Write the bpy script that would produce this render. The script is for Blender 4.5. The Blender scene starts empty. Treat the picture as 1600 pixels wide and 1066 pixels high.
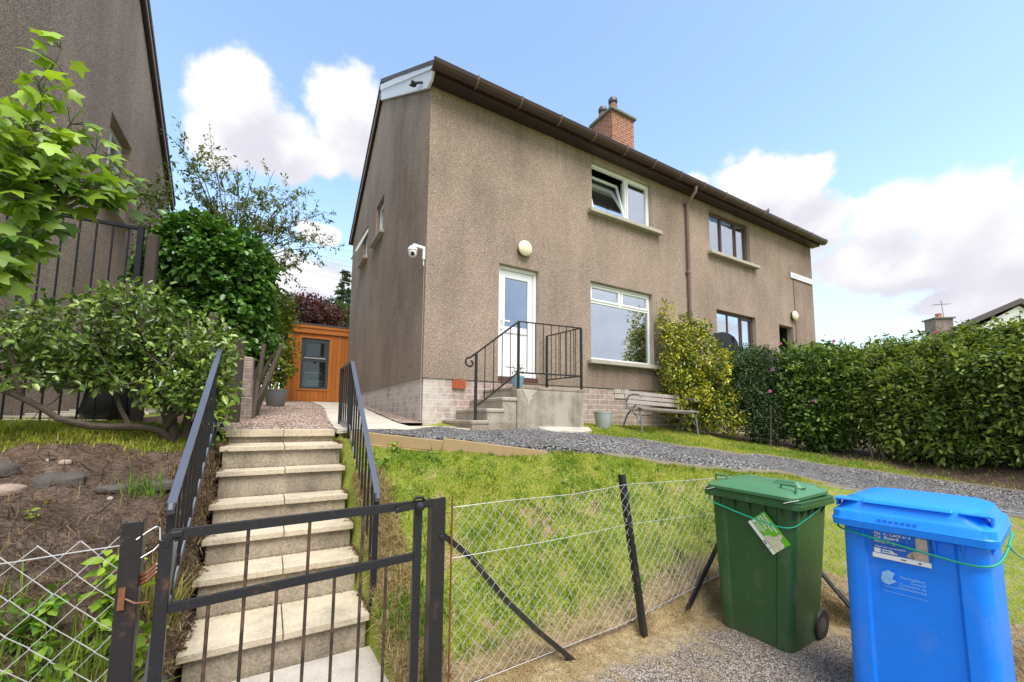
import bpy, math, random
import numpy as np
from mathutils import Vector, Matrix
random.seed(7); rng = np.random.default_rng(7)
R = math.radians
C = bpy.context.scene.collection
SC = bpy.context.scene

# ------------------------------------------------------------------ camera
FPX, CX0, CY0 = 646.4, 800.0, 591.2
yaw, pit, rol = R(30.386), R(5.475), R(0.53)
_f = np.array([math.sin(yaw)*math.cos(pit), math.cos(yaw)*math.cos(pit), math.sin(pit)])
_r = np.array([math.cos(yaw), -math.sin(yaw), 0.0]); _u = np.cross(_r, _f)
_R = _r*math.cos(rol)+_u*math.sin(rol); _U = -_r*math.sin(rol)+_u*math.cos(rol)
cam = bpy.data.cameras.new('camera'); camo = bpy.data.objects.new('camera', cam); C.objects.link(camo)
camo.matrix_world = Matrix(((_R[0], _U[0], -_f[0], 0), (_R[1], _U[1], -_f[1], 0), (_R[2], _U[2], -_f[2], 0), (0, 0, 0, 1)))
cam.sensor_width = 36; cam.lens = FPX/1600*36; cam.shift_y = (CY0-533)/1600
cam.clip_start = 0.05; cam.clip_end = 2000
SC.camera = camo

def ray(px, py):
    v = (px-CX0)/FPX; w = -(py-CY0)/FPX
    return _R*v + _U*w + _f
def at(px, py, Y=None, X=None, Z=None, D=None):
    d = ray(px, py)
    k = Y/d[1] if Y is not None else X/d[0] if X is not None else Z/d[2] if Z is not None else D
    return d*k

# ------------------------------------------------------------------ light, sky, exposure
SUN = Vector((-0.05, -0.66, 1.10)).normalized()
SUN_STRENGTH, SUN_ANGLE, SKY_STRENGTH, EXPOSURE = 1.5, 40.0, 0.15, 1.88
el = math.asin(SUN.z); az = math.atan2(SUN.x, SUN.y)
sl = bpy.data.lights.new('sun', 'SUN'); sl.energy = SUN_STRENGTH; sl.angle = R(SUN_ANGLE); sl.color = (1.0, 0.95, 0.87)
so = bpy.data.objects.new('sun', sl); C.objects.link(so)
so.rotation_euler = (-SUN).to_track_quat('-Z', 'Y').to_euler()
SC.view_settings.view_transform = 'Standard'; SC.view_settings.look = 'None'
SC.view_settings.exposure = EXPOSURE; SC.view_settings.gamma = 1.0

world = bpy.data.worlds.new('World'); SC.world = world; world.use_nodes = True

class NT:
    """tiny node-tree helper"""
    def __init__(s, nt): s.t = nt; s.t.nodes.clear()
    def n(s, typ, ins=None, **props):
        nd = s.t.nodes.new(typ)
        for k, v in props.items(): setattr(nd, k, v)
        for k, v in (ins or {}).items():
            sock = nd.inputs[k]
            if isinstance(v, bpy.types.NodeSocket): s.t.links.new(v, sock)
            elif isinstance(v, bpy.types.Node): s.t.links.new(v.outputs[0], sock)
            else: sock.default_value = v
        return nd
    def m(s, op, a, b=0.0, c=0.0, clamp=False):
        nd = s.n('ShaderNodeMath', {0: a, 1: b, 2: c}, operation=op); nd.use_clamp = clamp; return nd.outputs[0]
    def v(s, op, a, b=(0, 0, 0)):
        nd = s.n('ShaderNodeVectorMath', {0: a, 1: b}, operation=op)
        return nd.outputs['Value'] if op in ('LENGTH', 'DISTANCE', 'DOT_PRODUCT') else nd.outputs[0]
    def mix(s, f, a, b, mode='MIX'):
        nd = s.n('ShaderNodeMix', data_type='RGBA', blend_type=mode)
        for i, v in ((0, f), (6, a), (7, b)):
            if isinstance(v, bpy.types.NodeSocket): s.t.links.new(v, nd.inputs[i])
            else: nd.inputs[i].default_value = (v if i == 0 else (*v[:3], 1))
        return nd.outputs[2]
    def ramp(s, f, stops, interp='LINEAR'):
        nd = s.n('ShaderNodeValToRGB', {0: f}); cr = nd.color_ramp; cr.interpolation = interp
        while len(cr.elements) < len(stops): cr.elements.new(0.5)
        for e, (p, c) in zip(cr.elements, stops):
            e.position = p; e.color = (*c, 1) if len(c) == 3 else c
        return nd.outputs[0]
    def sstep(s, x, a, b):
        nd = s.n('ShaderNodeMapRange', {0: x, 1: a, 2: b}, interpolation_type='SMOOTHSTEP'); return nd.outputs[0]
    def noise(s, vec, scale, detail=4.0, rough=0.5):
        return s.n('ShaderNodeTexNoise', {'Vector': vec, 'Scale': scale, 'Detail': detail, 'Roughness': rough}).outputs[0]

def build_sky():
    T = NT(world.node_tree)
    sky = T.n('ShaderNodeTexSky'); sky.sky_type = 'NISHITA'; sky.sun_disc = False
    sky.sun_elevation = el; sky.sun_rotation = az; sky.air_density = 1.0; sky.dust_density = 0.6; sky.ozone_density = 2.0
    d = T.v('NORMALIZE', T.n('ShaderNodeTexCoord').outputs['Generated'])
    # cloud banks: (direction, angular radius, flattening)
    blobs = []
    for px, py, rp, fl in ((375, 150, 85, 1.0), (340, 200, 55, 1.2), (440, 205, 85, 1.4), (545, 150, 78, 1.0), (560, 205, 85, 1.4), (500, 225, 60, 1.7), (640, 190, 60, 1.2),
                           (1180, 275, 85, 1.0), (1075, 268, 38, 1.3), (1240, 330, 110, 1.3), (1385, 320, 85, 1.2), (1500, 320, 95, 1.0), (1420, 385, 130, 1.8), (1560, 370, 120, 1.3),
                           (1330, 385, 90, 1.8), (1530, 445, 110, 3.0), (1700, 330, 150, 1.2), (470, 420, 110, 2.2), (500, 350, 45, 2.0), (1250, 260, 60, 1.2), (1640, 460, 150, 2.6)):
        r = ray(px, py+(16 if px < 700 else 26)); L = np.linalg.norm(r); blobs.append((r/L, .84*rp/FPX/L, fl))
    for (azd, eld, rad) in ((180, 32, .5), (150, 35, .42), (212, 36, .42), (180, 52, .4), (240, 30, .4), (120, 28, .4), (180, 12, .35), (160, 15, .4), (200, 18, .4), (140, 12, .35), (215, 12, .35), (200, 32, .35), (235, 45, .3), (160, 28, .3), (120, 35, .28), (265, 30, .3), (300, 50, .25), (80, 55, .22), (180, 62, .2), (10, 70, .16)):  # unseen clouds added out of frame, for window reflections and soft fill
        a, e = R(azd), R(eld)
        blobs.append((np.array([math.sin(a)*math.cos(e), math.cos(a)*math.cos(e), math.sin(e)]), rad, 1.6))
    def density(vec):
        acc = None
        for c, r, fl in blobs:
            df = T.v('SUBTRACT', vec, tuple(float(x) for x in c))
            df = T.v('MULTIPLY', df, (1/r, 1/r, fl/r))
            q = T.m('SUBTRACT', 1.0, T.v('LENGTH', df))
            acc = q if acc is None else T.m('SMOOTH_MAX', acc, q, 0.12)
        acc = T.m('MAXIMUM', acc, -1.0)
        n1 = T.n('ShaderNodeTexNoise', {'Vector': T.v('MULTIPLY', vec, (1, 1, 1.3)), 'Scale': 7.5, 'Detail': 10.0, 'Roughness': 0.6, 'Distortion': 0.25}).outputs[0]
        return T.m('ADD', acc, T.m('MULTIPLY', T.m('SUBTRACT', n1, 0.5), 2.0))
    den = density(d)
    up = density(T.v('ADD', d, (-0.035, -0.01, 0.055)))
    mask = T.sstep(den, -0.06, 0.30)
    shade = T.sstep(T.m('SUBTRACT', up, T.m('MULTIPLY', den, 0.35)), -0.35, 0.62)
    nz = T.noise(d, 9.0, 6.0)
    shade = T.m('MULTIPLY', shade, T.m('ADD', 0.25, nz), clamp=True)
    cloud = T.mix(shade, (1.95, 1.93, 1.96), (1.36, 1.35, 1.53))
    zc = T.n('ShaderNodeSeparateXYZ', {0: d}).outputs[2]
    blue = T.mix(1.0, sky.outputs[0], (0.82, 0.78, 0.70), 'MULTIPLY')
    # thin veil of high haze near the horizon
    veil = T.m('MULTIPLY', T.sstep(zc, 0.46, 0.02), T.m('ADD', 0.35, T.noise(T.v('MULTIPLY', d, (1, 1, 3.0)), 3.0, 5.0)), clamp=True)
    blue = T.mix(T.m('MULTIPLY', veil, 0.85), blue, (1.42, 1.56, 1.78))
    col = T.mix(mask, blue, cloud)
    bg = T.n('ShaderNodeBackground', {'Color': col, 'Strength': SKY_STRENGTH})
    T.n('ShaderNodeOutputWorld', {0: bg})
build_sky()

# ------------------------------------------------------------------ object helpers
class MB:
    def __init__(s): s.v = []; s.f = []; s.c = []
    def add(s, vs, fs, col=None):
        o = len(s.v); s.v += [tuple(map(float, p)) for p in vs]; s.f += [tuple(o+i for i in f) for f in fs]
        if col is not None or s.c: s.c += [col or (1, 1, 1)]*len(vs)
        return s
    def box(s, a, b, bev=0.0):
        (x0, y0, z0), (x1, y1, z1) = a, b
        x0, x1 = min(x0, x1), max(x0, x1); y0, y1 = min(y0, y1), max(y0, y1); z0, z1 = min(z0, z1), max(z0, z1)
        if not bev:
            vs = [(x, y, z) for z in (z0, z1) for x, y in ((x0, y0), (x1, y0), (x1, y1), (x0, y1))]
            return s.add(vs, [(3, 2, 1, 0), (4, 5, 6, 7), (0, 1, 5, 4), (1, 2, 6, 5), (2, 3, 7, 6), (3, 0, 4, 7)])
        e = min(bev, .45*(x1-x0), .45*(y1-y0), .45*(z1-z0))
        vs = []; 
        rings = [(z0, e), (z0+e, 0), (z1-e, 0), (z1, e)]
        for z, i in rings:
            X0, X1, Y0, Y1 = x0+i, x1-i, y0+i, y1-i
            vs += [(X0+e, Y0, z), (X1-e, Y0, z), (X1, Y0+e, z), (X1, Y1-e, z), (X1-e, Y1, z), (X0+e, Y1, z), (X0, Y1-e, z), (X0, Y0+e, z)]
        fs = [tuple(range(7, -1, -1)), tuple(range(24, 32))]
        for k in range(3):
            for i in range(8):
                j = (i+1) % 8; fs.append((k*8+i, k*8+j, k*8+8+j, k*8+8+i))
        return s.add(vs, fs)
    def obox(s, O, U, V, W, a, b):
        """box in a local frame"""
        O, U, V, W = (np.array(q, float) for q in (O, U, V, W))
        t = MB().box(a, b); s.add([O+U*p[0]+V*p[1]+W*p[2] for p in t.v], t.f); return s
    def tube(s, pts, r, n=6, caps=True, closed=False):
        pts = [np.array(p, float) for p in pts]; m = len(pts)
        rs = r if isinstance(r, (list, tuple, np.ndarray)) else [r]*m
        o = len(s.v); vs = []; prev = None
        for i, p in enumerate(pts):
            if closed: t = pts[(i+1) % m]-pts[i-1]
            else: t = pts[min(i+1, m-1)]-pts[max(i-1, 0)]
            t = t/(np.linalg.norm(t)+1e-9)
            if prev is None:
                a = np.array([0, 0, 1.]) if abs(t[2]) < .9 else np.array([1., 0, 0])
                nx = np.cross(a, t)
            else: nx = prev-t*(prev@t)
            nx = nx/(np.linalg.norm(nx)+1e-9); prev = nx; ny = np.cross(t, nx)
            for k in range(n):
                a = 2*math.pi*(k+.5)/n; vs.append(p+(nx*math.cos(a)+ny*math.sin(a))*rs[i])
        fs = []
        for i in range(m if closed else m-1):
            i2 = (i+1) % m
            for k in range(n):
                k2 = (k+1) % n; fs.append((i*n+k, i*n+k2, i2*n+k2, i2*n+k))
        if caps and not closed: fs += [tuple(range(n-1, -1, -1)), tuple((m-1)*n+k for k in range(n))]
        return s.add(vs, fs)
    def bar(s, a, b, w, h, up=(0, 0, 1)):
        """rectangular bar from a to b, width w across, height h along up"""
        a = np.array(a, float); b = np.array(b, float); t = b-a; L = np.linalg.norm(t); t /= L
        up = np.array(up, float); sd = np.cross(t, up); sd /= np.linalg.norm(sd); up = np.cross(sd, t)
        return s.obox(a, t, sd, up, (0, -w/2, -h/2), (L, w/2, h/2))
    def lathe(s, c, prof, n=20, axis='Z', caps=True):
        c = np.array(c, float); vs = []; m = len(prof)
        for r, z in prof:
            for k in range(n):
                a = 2*math.pi*k/n; x, y = r*math.cos(a), r*math.sin(a)
                vs.append(c+np.array({'Z': (x, y, z), 'Y': (x, -z, y), 'X': (z, x, y)}[axis]))
        fs = [(i*n+k, i*n+(k+1) % n, (i+1)*n+(k+1) % n, (i+1)*n+k) for i in range(m-1) for k in range(n)]
        if caps: fs += [tuple(range(n-1, -1, -1)), tuple((m-1)*n+k for k in range(n))]
        return s.add(vs, fs)
    def prism(s, poly, d):
        """extrude planar polygon (list of 3D points) along vector d"""
        n = len(poly); d = np.array(d, float); P = [np.array(p, float) for p in poly]
        return s.add(P+[p+d for p in P], [tuple(range(n-1, -1, -1)), tuple(range(n, 2*n))]+[(i, (i+1) % n, n+(i+1) % n, n+i) for i in range(n)])
    def loft(s, rings, caps=True):
        n = len(rings[0]); vs = [p for r in rings for p in r]
        fs = [(i*n+k, i*n+(k+1) % n, (i+1)*n+(k+1) % n, (i+1)*n+k) for i in range(len(rings)-1) for k in range(n)]
        if caps: fs += [tuple(range(n-1, -1, -1)), tuple((len(rings)-1)*n+k for k in range(n))]
        return s.add(vs, fs)

def smooth3(P_, n_=48):
    P_ = np.array(P_); t = np.r_[0, np.cumsum(np.linalg.norm(np.diff(P_, axis=0), axis=1))]; u = np.linspace(0, t[-1], n_); q_ = np.stack([np.interp(u, t, P_[:, i]) for i in range(3)], 1)
    for _ in range(4): q_[1:-1] = (q_[:-2]+2*q_[1:-1]+q_[2:])/4
    return list(q_)
def link(o, parent=None):
    C.objects.link(o)
    if parent is not None:
        o.parent = parent
        if 'base' in parent.keys():                       # direct child of a thing: geometry is in world coordinates
            o.location = [-x for x in parent['base']]
    return o
def obj(name, mb, mat, parent=None, smooth=False, bevel=0.0):
    me = bpy.data.meshes.new(name); me.from_pydata(mb.v, [], mb.f)
    if mb.c:
        ca = me.color_attributes.new('Col', 'FLOAT_COLOR', 'POINT')
        ca.data.foreach_set('color', np.c_[np.array(mb.c, float), np.ones(len(mb.c))].ravel())
    import bmesh
    bm = bmesh.new(); bm.from_mesh(me); bmesh.ops.recalc_face_normals(bm, faces=bm.faces); bm.to_mesh(me); bm.free()
    if smooth:
        me.polygons.foreach_set('use_smooth', [True]*len(me.polygons))
        try: me.set_sharp_from_angle(angle=R(38))
        except Exception: pass
    me.materials.append(mat); o = bpy.data.objects.new(name, me); link(o, parent)
    if bevel:
        b = o.modifiers.new('bevel', 'BEVEL'); b.width = bevel; b.segments = 2; b.limit_method = 'ANGLE'; b.angle_limit = R(40)
    return o
def np_obj(name, V, F, mat, parent=None, col=None, smooth=False):
    """fast mesh: V (n,3), F (m,k) of one arity"""
    V = np.ascontiguousarray(V, np.float32); F = np.ascontiguousarray(F, np.int32); k = F.shape[1]
    me = bpy.data.meshes.new(name); me.vertices.add(len(V)); me.vertices.foreach_set('co', V.ravel())
    me.loops.add(F.size); me.loops.foreach_set('vertex_index', F.ravel())
    me.polygons.add(len(F)); me.polygons.foreach_set('loop_start', np.arange(0, F.size, k, dtype=np.int32))
    me.polygons.foreach_set('loop_total', np.full(len(F), k, np.int32))
    if smooth: me.polygons.foreach_set('use_smooth', np.ones(len(F), bool))
    me.update(calc_edges=True)
    if col is not None:
        ca = me.color_attributes.new('Col', 'FLOAT_COLOR', 'POINT')
        ca.data.foreach_set('color', np.c_[col, np.ones(len(col))].astype(np.float32).ravel())
    me.materials.append(mat); o = bpy.data.objects.new(name, me); return link(o, parent)
def tag(o, label, cat, group=None):
    o['label'] = label; o['category'] = cat
    if group: o['group'] = group
    return o
def thing(name, label, cat, loc, group=None, rot=None):
    o = bpy.data.objects.new(name, None); C.objects.link(o); o.location = tuple(map(float, loc)); o.empty_display_size = .1
    if rot is None: o['base'] = [float(x) for x in loc]
    else: o.rotation_euler = rot
    return tag(o, label, cat, group)
def structure(o, label, cat=None):
    o['kind'] = 'structure'; o['label'] = label
    o['category'] = cat or o.name.replace('_', ' ')
    return o
def stuff(o, label, cat):
    o['kind'] = 'stuff'; return tag(o, label, cat)

# ------------------------------------------------------------------ materials
def mat(name, fn):
    m = bpy.data.materials.new(name); m.use_nodes = True; T = NT(m.node_tree); sh = fn(T)
    T.n('ShaderNodeOutputMaterial', {0: sh}); return m
def P(T, col, rough=.6, normal=None, metal=0.0, spec=.5, **kw):
    ins = {'Base Color': col if isinstance(col, bpy.types.NodeSocket) else (*col, 1), 'Roughness': rough, 'Metallic': metal, 'Specular IOR Level': spec}
    if normal is not None: ins['Normal'] = normal
    ins.update(kw)
    return T.n('ShaderNodeBsdfPrincipled', ins).outputs[0]
def bump(T, h, strength=.5, dist=.01, normal=None):
    ins = {'Height': h, 'Strength': strength, 'Distance': dist}
    if normal is not None: ins['Normal'] = normal
    return T.n('ShaderNodeBump', ins).outputs[0]
def OC(T): return T.n('ShaderNodeTexCoord').outputs['Object']

def m_plain(name, col, rough=.5, var=.12, sc=6.0, metal=0.0, spec=.5, bmp=0.0, bsc=60.0):
    def fn(T):
        o = OC(T); n = T.noise(o, sc, 5.0)
        c = T.mix(n, [x*(1-var) for x in col], [min(1, x*(1+var)) for x in col])
        nm = bump(T, T.noise(o, bsc, 4.0), bmp, .004) if bmp else None
        return P(T, c, rough, nm, metal, spec)
    return mat(name, fn)

def harling(name, dark, mid, light, stain):
    def fn(T):
        o = OC(T)
        w = T.v('ADD', o, T.v('MULTIPLY', T.n('ShaderNodeTexNoise', {'Vector': o, 'Scale': 30.0}).outputs[1], (.02, .02, .02)))
        vo = T.n('ShaderNodeTexVoronoi', {'Vector': w, 'Scale': 72.0})
        v2 = T.n('ShaderNodeTexVoronoi', {'Vector': w, 'Scale': 130.0})
        val = T.n('ShaderNodeSeparateColor', {0: vo.outputs['Color']}).outputs[0]
        c = T.ramp(val, ((0, dark), (.28, [x*.85 for x in mid]), (.7, mid), (1, light)))
        gap = T.sstep(vo.outputs['Distance'], .75, .35)
        c = T.mix(gap, [x*.78 for x in dark], c)
        big = T.noise(T.v('MULTIPLY', o, (1, 1, .55)), .75, 6.0, .6)
        streak = T.noise(T.v('MULTIPLY', o, (5, 5, .35)), 1.0, 5.0, .6)
        s = T.m('ADD', T.m('MULTIPLY', big, .86), T.m('MULTIPLY', streak, .14))
        c = T.mix(1.0, c, T.ramp(s, ((.36, [x for x in stain]), (.47, (.90, .89, .87)), (.56, (1.04, 1.03, 1.01)), (.68, (1.2, 1.17, 1.12)))), 'MULTIPLY')
        p3 = T.n('ShaderNodeSeparateXYZ', {0: o}); X_, Z_ = p3.outputs[0], p3.outputs[2]
        run = T.noise(T.v('MULTIPLY', o, (9, 9, .25)), 1.0, 4.0, .6); tot = None
        for x0, x1, zz in ((5.17, 7.14, 1.05), (5.21, 7.26, 4.05), (9.0, 11.08, 4.02), (9.17, 11.06, 1.07), (2.0, 14.1, 5.35)):
            b_ = T.m('MULTIPLY', T.m('MULTIPLY', T.sstep(X_, x0-.06, x0+.10), T.sstep(X_, x1+.06, x1-.10)), T.m('MULTIPLY', T.sstep(Z_, zz-(1.0 if zz < 5 else .8), zz), T.m('LESS_THAN', Z_, zz)))
            tot = b_ if tot is None else T.m('MAXIMUM', tot, b_)
        tot = T.m('MULTIPLY', tot, T.sstep(run, .38, .66))
        damp = T.m('MULTIPLY', T.sstep(Z_, 1.15, .6), T.sstep(big, .35, .6))
        c = T.mix(T.m('MULTIPLY', tot, .33), c, (.13, .105, .085)); c = T.mix(T.m('MULTIPLY', damp, .35), c, (.13, .115, .085))
        h = T.m('SUBTRACT', T.m('MULTIPLY', v2.outputs['Distance'], -.35), T.m('MULTIPLY', vo.outputs['Distance'], 1.0))
        return P(T, c, .9, bump(T, h, .7, .011), spec=.2)
    return mat(name, fn)
M_HARL = harling('pebble_dash', (.31, .24, .20), (.415, .332, .278), (.53, .443, .38), (.70, .67, .64))
M_HARL2 = harling('pebble_dash_lightened', (.36, .28, .23), (.49, .395, .33), (.62, .525, .45), (.78, .75, .71))  # pebble dash lightened to stand in for light missing on this gable

def m_brick(name, c1, c2, mortar, bw, bh, msz, white=0.0, zoff=0.0):
    def fn(T):
        o = OC(T); s = T.n('ShaderNodeSeparateXYZ', {0: o})
        u = T.m('ADD', s.outputs[0], s.outputs[1]); z = T.m('ADD', s.outputs[2], zoff)
        uv = T.n('ShaderNodeCombineXYZ', {0: u, 1: z, 2: 0.0})
        b = T.n('ShaderNodeTexBrick', {'Vector': uv, 'Color1': (*c1, 1), 'Color2': (*c2, 1), 'Mortar': (*mortar, 1), 'Scale': 1.0, 'Mortar Size': msz, 'Mortar Smooth': .25, 'Bias': 0.0, 'Brick Width': bw, 'Row Height': bh})
        n = T.noise(o, 14.0, 6.0, .65)
        c = T.mix(1.0, b.outputs['Color'], T.ramp(n, ((.3, (.72, .72, .72)), (.7, (1.2, 1.2, 1.2)))), 'MULTIPLY')
        if white:
            k = T.sstep(T.m('ADD', T.noise(o, 3.0, 7.0, .7), T.m('MULTIPLY', T.sstep(s.outputs[0], 3.4, 1.8), .22)), .56, .74)
            c = T.mix(T.m('MULTIPLY', k, white), c, (.62, .60, .56))
        h = T.m('ADD', T.m('MULTIPLY', b.outputs['Fac'], -1.0), T.m('MULTIPLY', n, .5))
        return P(T, c, .88, bump(T, h, .7, .008), spec=.25)
    return mat(name, fn)
M_PLINTH = m_brick('plinth_brick', (.40, .305, .27), (.32, .245, .22), (.54, .50, .46), .235, .0965, .008, .55, .016)
M_CHIM = m_brick('chimney_brick', (.36, .12, .07), (.22, .075, .05), (.42, .35, .29), .23, .085, .011)
M_PILLAR = m_brick('old_brick', (.30, .23, .20), (.22, .17, .15), (.30, .28, .25), .225, .08, .01, 0)

def m_concrete(name, col, stain=.5, spotty=.5, bm=.4):
    def fn(T):
        o = OC(T); n = T.noise(o, 2.2, 8.0, .65); f = T.noise(o, 60.0, 4.0); s = T.noise(T.v('MULTIPLY', o, (6, 6, .8)), 1.0, 6.0, .65)
        d = T.ramp(T.m('ADD', T.m('MULTIPLY', n, .6), T.m('MULTIPLY', s, .4)), ((.32, [1-stain]*3), (.52, (.95, .94, .92)), (.7, (1.1, 1.1, 1.09))))
        c = T.mix(1.0, col, d, 'MULTIPLY')
        c = T.mix(1.0, c, T.ramp(f, ((.3, [1-spotty*.4]*3), (.7, (1.1, 1.1, 1.1)))), 'MULTIPLY')
        m2 = T.sstep(T.noise(o, 9.0, 8.0, .75), .62, .76)
        c = T.mix(T.m('MULTIPLY', m2, spotty), c, (.075, .075, .05))
        return P(T, c, .9, bump(T, T.m('ADD', f, n), bm, .006), spec=.2)
    return mat(name, fn)
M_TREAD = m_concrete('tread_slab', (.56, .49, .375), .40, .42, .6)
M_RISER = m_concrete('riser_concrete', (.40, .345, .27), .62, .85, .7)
M_PORCH = m_concrete('porch_concrete', (.42, .38, .325), .66, .5, 1.0)
M_PORCHTOP = m_concrete('porch_worn', (.38, .33, .27), .66, .9, 1.0)
M_SLAB = m_concrete('path_slab', (.56, .52, .45), .25, .2, .3)
M_SILL = m_concrete('sill_stone', (.42, .40, .355), .3, .2, .3)
M_REVEAL = m_concrete('reveal_render', (.42, .37, .30), .3, .2, .3)
M_LANDING = m_concrete('landing_concrete', (.50, .46, .41), .35, .2, .4)
M_STONE = m_concrete('boulder_stone', (.115, .103, .094), .45, .35, .9)
M_STONEP = m_concrete('pale_stone', (.36, .28, .23), .3, .2, .9)
M_WHITEWASH = m_concrete('old_whitewash', (.50, .47, .42), .4, .4, .7)

M_UPVC = m_plain('white_plastic', (.80, .82, .83), .28, .03)
M_CREAM = m_plain('cream_plastic', (.80, .76, .55), .35, .04)
M_BROWNF = m_plain('brown_frame', (.085, .04, .034), .45, .2)
M_GUTTER = m_plain('brown_gutter', (.050, .026, .027), .34, .22, 3.0)
M_FASCIA = m_plain('dark_fascia', (.04, .024, .024), .5, .2, 3.0)
M_CLIP = m_plain('gutter_clip', (.17, .12, .115), .35, .1)
M_PIPE = m_plain('downpipe_paint', (.22, .135, .13), .45, .15, 4.0)
M_BARGE = m_plain('white_barge', (.74, .76, .80), .5, .08, 2.0)
M_PINKB = m_plain('faded_barge', (.33, .22, .20), .6, .2, 5.0)
M_TILE = m_plain('roof_tile', (.085, .075, .075), .8, .35, 8.0, bmp=.6, bsc=20)
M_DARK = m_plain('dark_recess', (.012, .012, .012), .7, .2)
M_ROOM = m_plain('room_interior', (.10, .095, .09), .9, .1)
M_BLACK = m_plain('black_rubber', (.014, .014, .016), .55, .2, 20)
M_DISH = m_plain('dish_grey', (.022, .023, .03), .75, .15, spec=.15)
M_POT = m_plain('pale_pot', (.40, .46, .49), .42, .08)
M_POTG = m_plain('grey_pot', (.19, .205, .22), .5, .1)
M_POTB = m_plain('blue_pot', (.22, .38, .52), .4, .1)
M_SOIL = m_plain('pot_soil', (.03, .022, .015), .95, .3, 40, bmp=.8)
M_CURTAIN = m_plain('net_curtain', (.72, .74, .73), .9, .08, 25)
M_TERRA = m_plain('chimney_clay', (.42, .20, .14), .8, .25, 12)
M_COWL = m_plain('cowl_metal', (.07, .07, .075), .5, .2, 10, metal=.3)
M_LEAD = m_plain('chimney_cap', (.17, .165, .15), .8, .25, 10)
M_LENS = m_plain('lens_glass', (.01, .01, .012), .08, .1)
M_VENT = m_plain('vent_clay', (.48, .13, .055), .75, .2, 30)
M_SIGN = m_plain('white_sign', (.72, .75, .80), .4, .04)
M_ROPE = m_plain('green_rope', (.0, .30, .19), .5, .15, 60)
M_CABLE = m_plain('pale_cable', (.42, .38, .33), .5, .1)
M_WOODB = m_plain('bench_slat', (.30, .265, .25), .65, .3, 14, bmp=.4)
M_CAST = m_plain('cast_iron_grey', (.16, .17, .19), .45, .15, 20, metal=.2)
M_RAILTOP = m_plain('rail_sky_sheen', (.075, .09, .125), .33, .08, 8)  # skylight on top of the black rail, put into the colour as blue-grey
M_RAILBLK = m_plain('black_rail', (.012, .013, .017), .4, .25, 30)
M_PORCHRAIL = m_plain('wrought_iron', (.013, .011, .014), .45, .3, 40)
M_STRING = m_plain('grey_stringer', (.17, .20, .26), .4, .1, 8)
M_FENCEIRON = m_plain('fence_iron', (.010, .012, .018), .7, .25, 25, spec=.2)
M_GALV = m_plain('galvanised_wire', (.60, .62, .63), .4, .2, 40, metal=.4)
M_RUSTWIRE = m_plain('rusty_wire', (.24, .085, .035), .85, .3, 60)
M_ANGLE = m_plain('galvanised_strip', (.22, .24, .27), .45, .15, 15, metal=.3)
M_BARK = m_plain('bark', (.082, .064, .048), .9, .4, 22, bmp=1.0, bsc=50)
M_BARKP = m_plain('pale_bark', (.24, .20, .155), .9, .35, 22, bmp=1.0, bsc=50)
M_STEMG = m_plain('green_stem', (.12, .13, .05), .7, .3, 22)
M_POSTW = m_plain('dark_post_wood', (.045, .033, .028), .9, .35, 12, bmp=.8, bsc=30)
M_WIRE = m_plain('overhead_wire', (.46, .50, .58), .6, .05)
M_STICKW = m_plain('white_vinyl', (.80, .82, .80), .35, .03)
M_STICKG = m_plain('green_vinyl', (.13, .48, .015), .35, .05)
M_STICKB = m_plain('blue_vinyl', (.01, .13, .58), .35, .05)
M_PRINTB = m_plain('pale_blue_print', (.22, .46, .78), .5, .3, 60)
M_PHOTO = m_plain('pictured_packaging', (.52, .42, .34), .4, .45, 55)
M_PHOTO2 = m_plain('pictured_bottles', (.62, .60, .42), .4, .55, 70)
M_DARKINK = m_plain('dark_ink', (.12, .10, .10), .5, .1)
M_FLOWERP = m_plain('pink_petal', (.62, .17, .36), .6, .25, 30)
M_FLOWERL = m_plain('mauve_petal', (.30, .10, .26), .6, .25, 30)
M_WHITEP = m_plain('white_petal', (.75, .72, .66), .7, .1, 30)
M_NEIGHW = m_plain('white_render', (.66, .68, .72), .85, .06, 2)
M_BAG = m_plain('black_sheet', (.008, .009, .011), .5, .2, 14, bmp=.7, bsc=14)
M_BIRD = m_plain('bird_grey', (.07, .07, .075), .8, .2, 30)
M_DOORW = m_plain('white_door', (.78, .81, .84), .3, .03)

def m_rust(name, base, rust, amt, sc=9.0):
    def fn(T):
        o = OC(T)
        k = T.sstep(T.noise(o, sc, 8.0, .72), .645-amt*.25, .80-amt*.2)
        k2 = T.sstep(T.noise(T.v('MULTIPLY', o, (1, 1, .3)), sc*2.5, 6.0, .7), .56, .75)
        c = T.mix(T.m('MULTIPLY', k2, .35), base, (.10, .085, .06)); c = T.mix(T.m('MULTIPLY', k, .85), c, rust)
        dots = T.sstep(T.noise(o, 60.0, 5.0, .8), .70, .78)
        c = T.mix(T.m('MULTIPLY', dots, .6), c, (.28, .27, .25))
        return P(T, c, T.m('ADD', .38, T.m('MULTIPLY', k, .45)), bump(T, T.noise(o, 45.0, 5.0), .3, .004))
    return mat(name, fn)
M_GATE = m_rust('gate_paint', (.016, .017, .021), (.17, .065, .028), .25)
M_GATEBAR = m_rust('gate_bar_paint', (.035, .028, .024), (.13, .07, .042), .9, 14)
M_POST = m_rust('post_paint', (.018, .017, .019), (.13, .055, .03), .32, 7)
M_RUST = m_rust('rust', (.16, .06, .028), (.22, .085, .035), .6)

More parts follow.
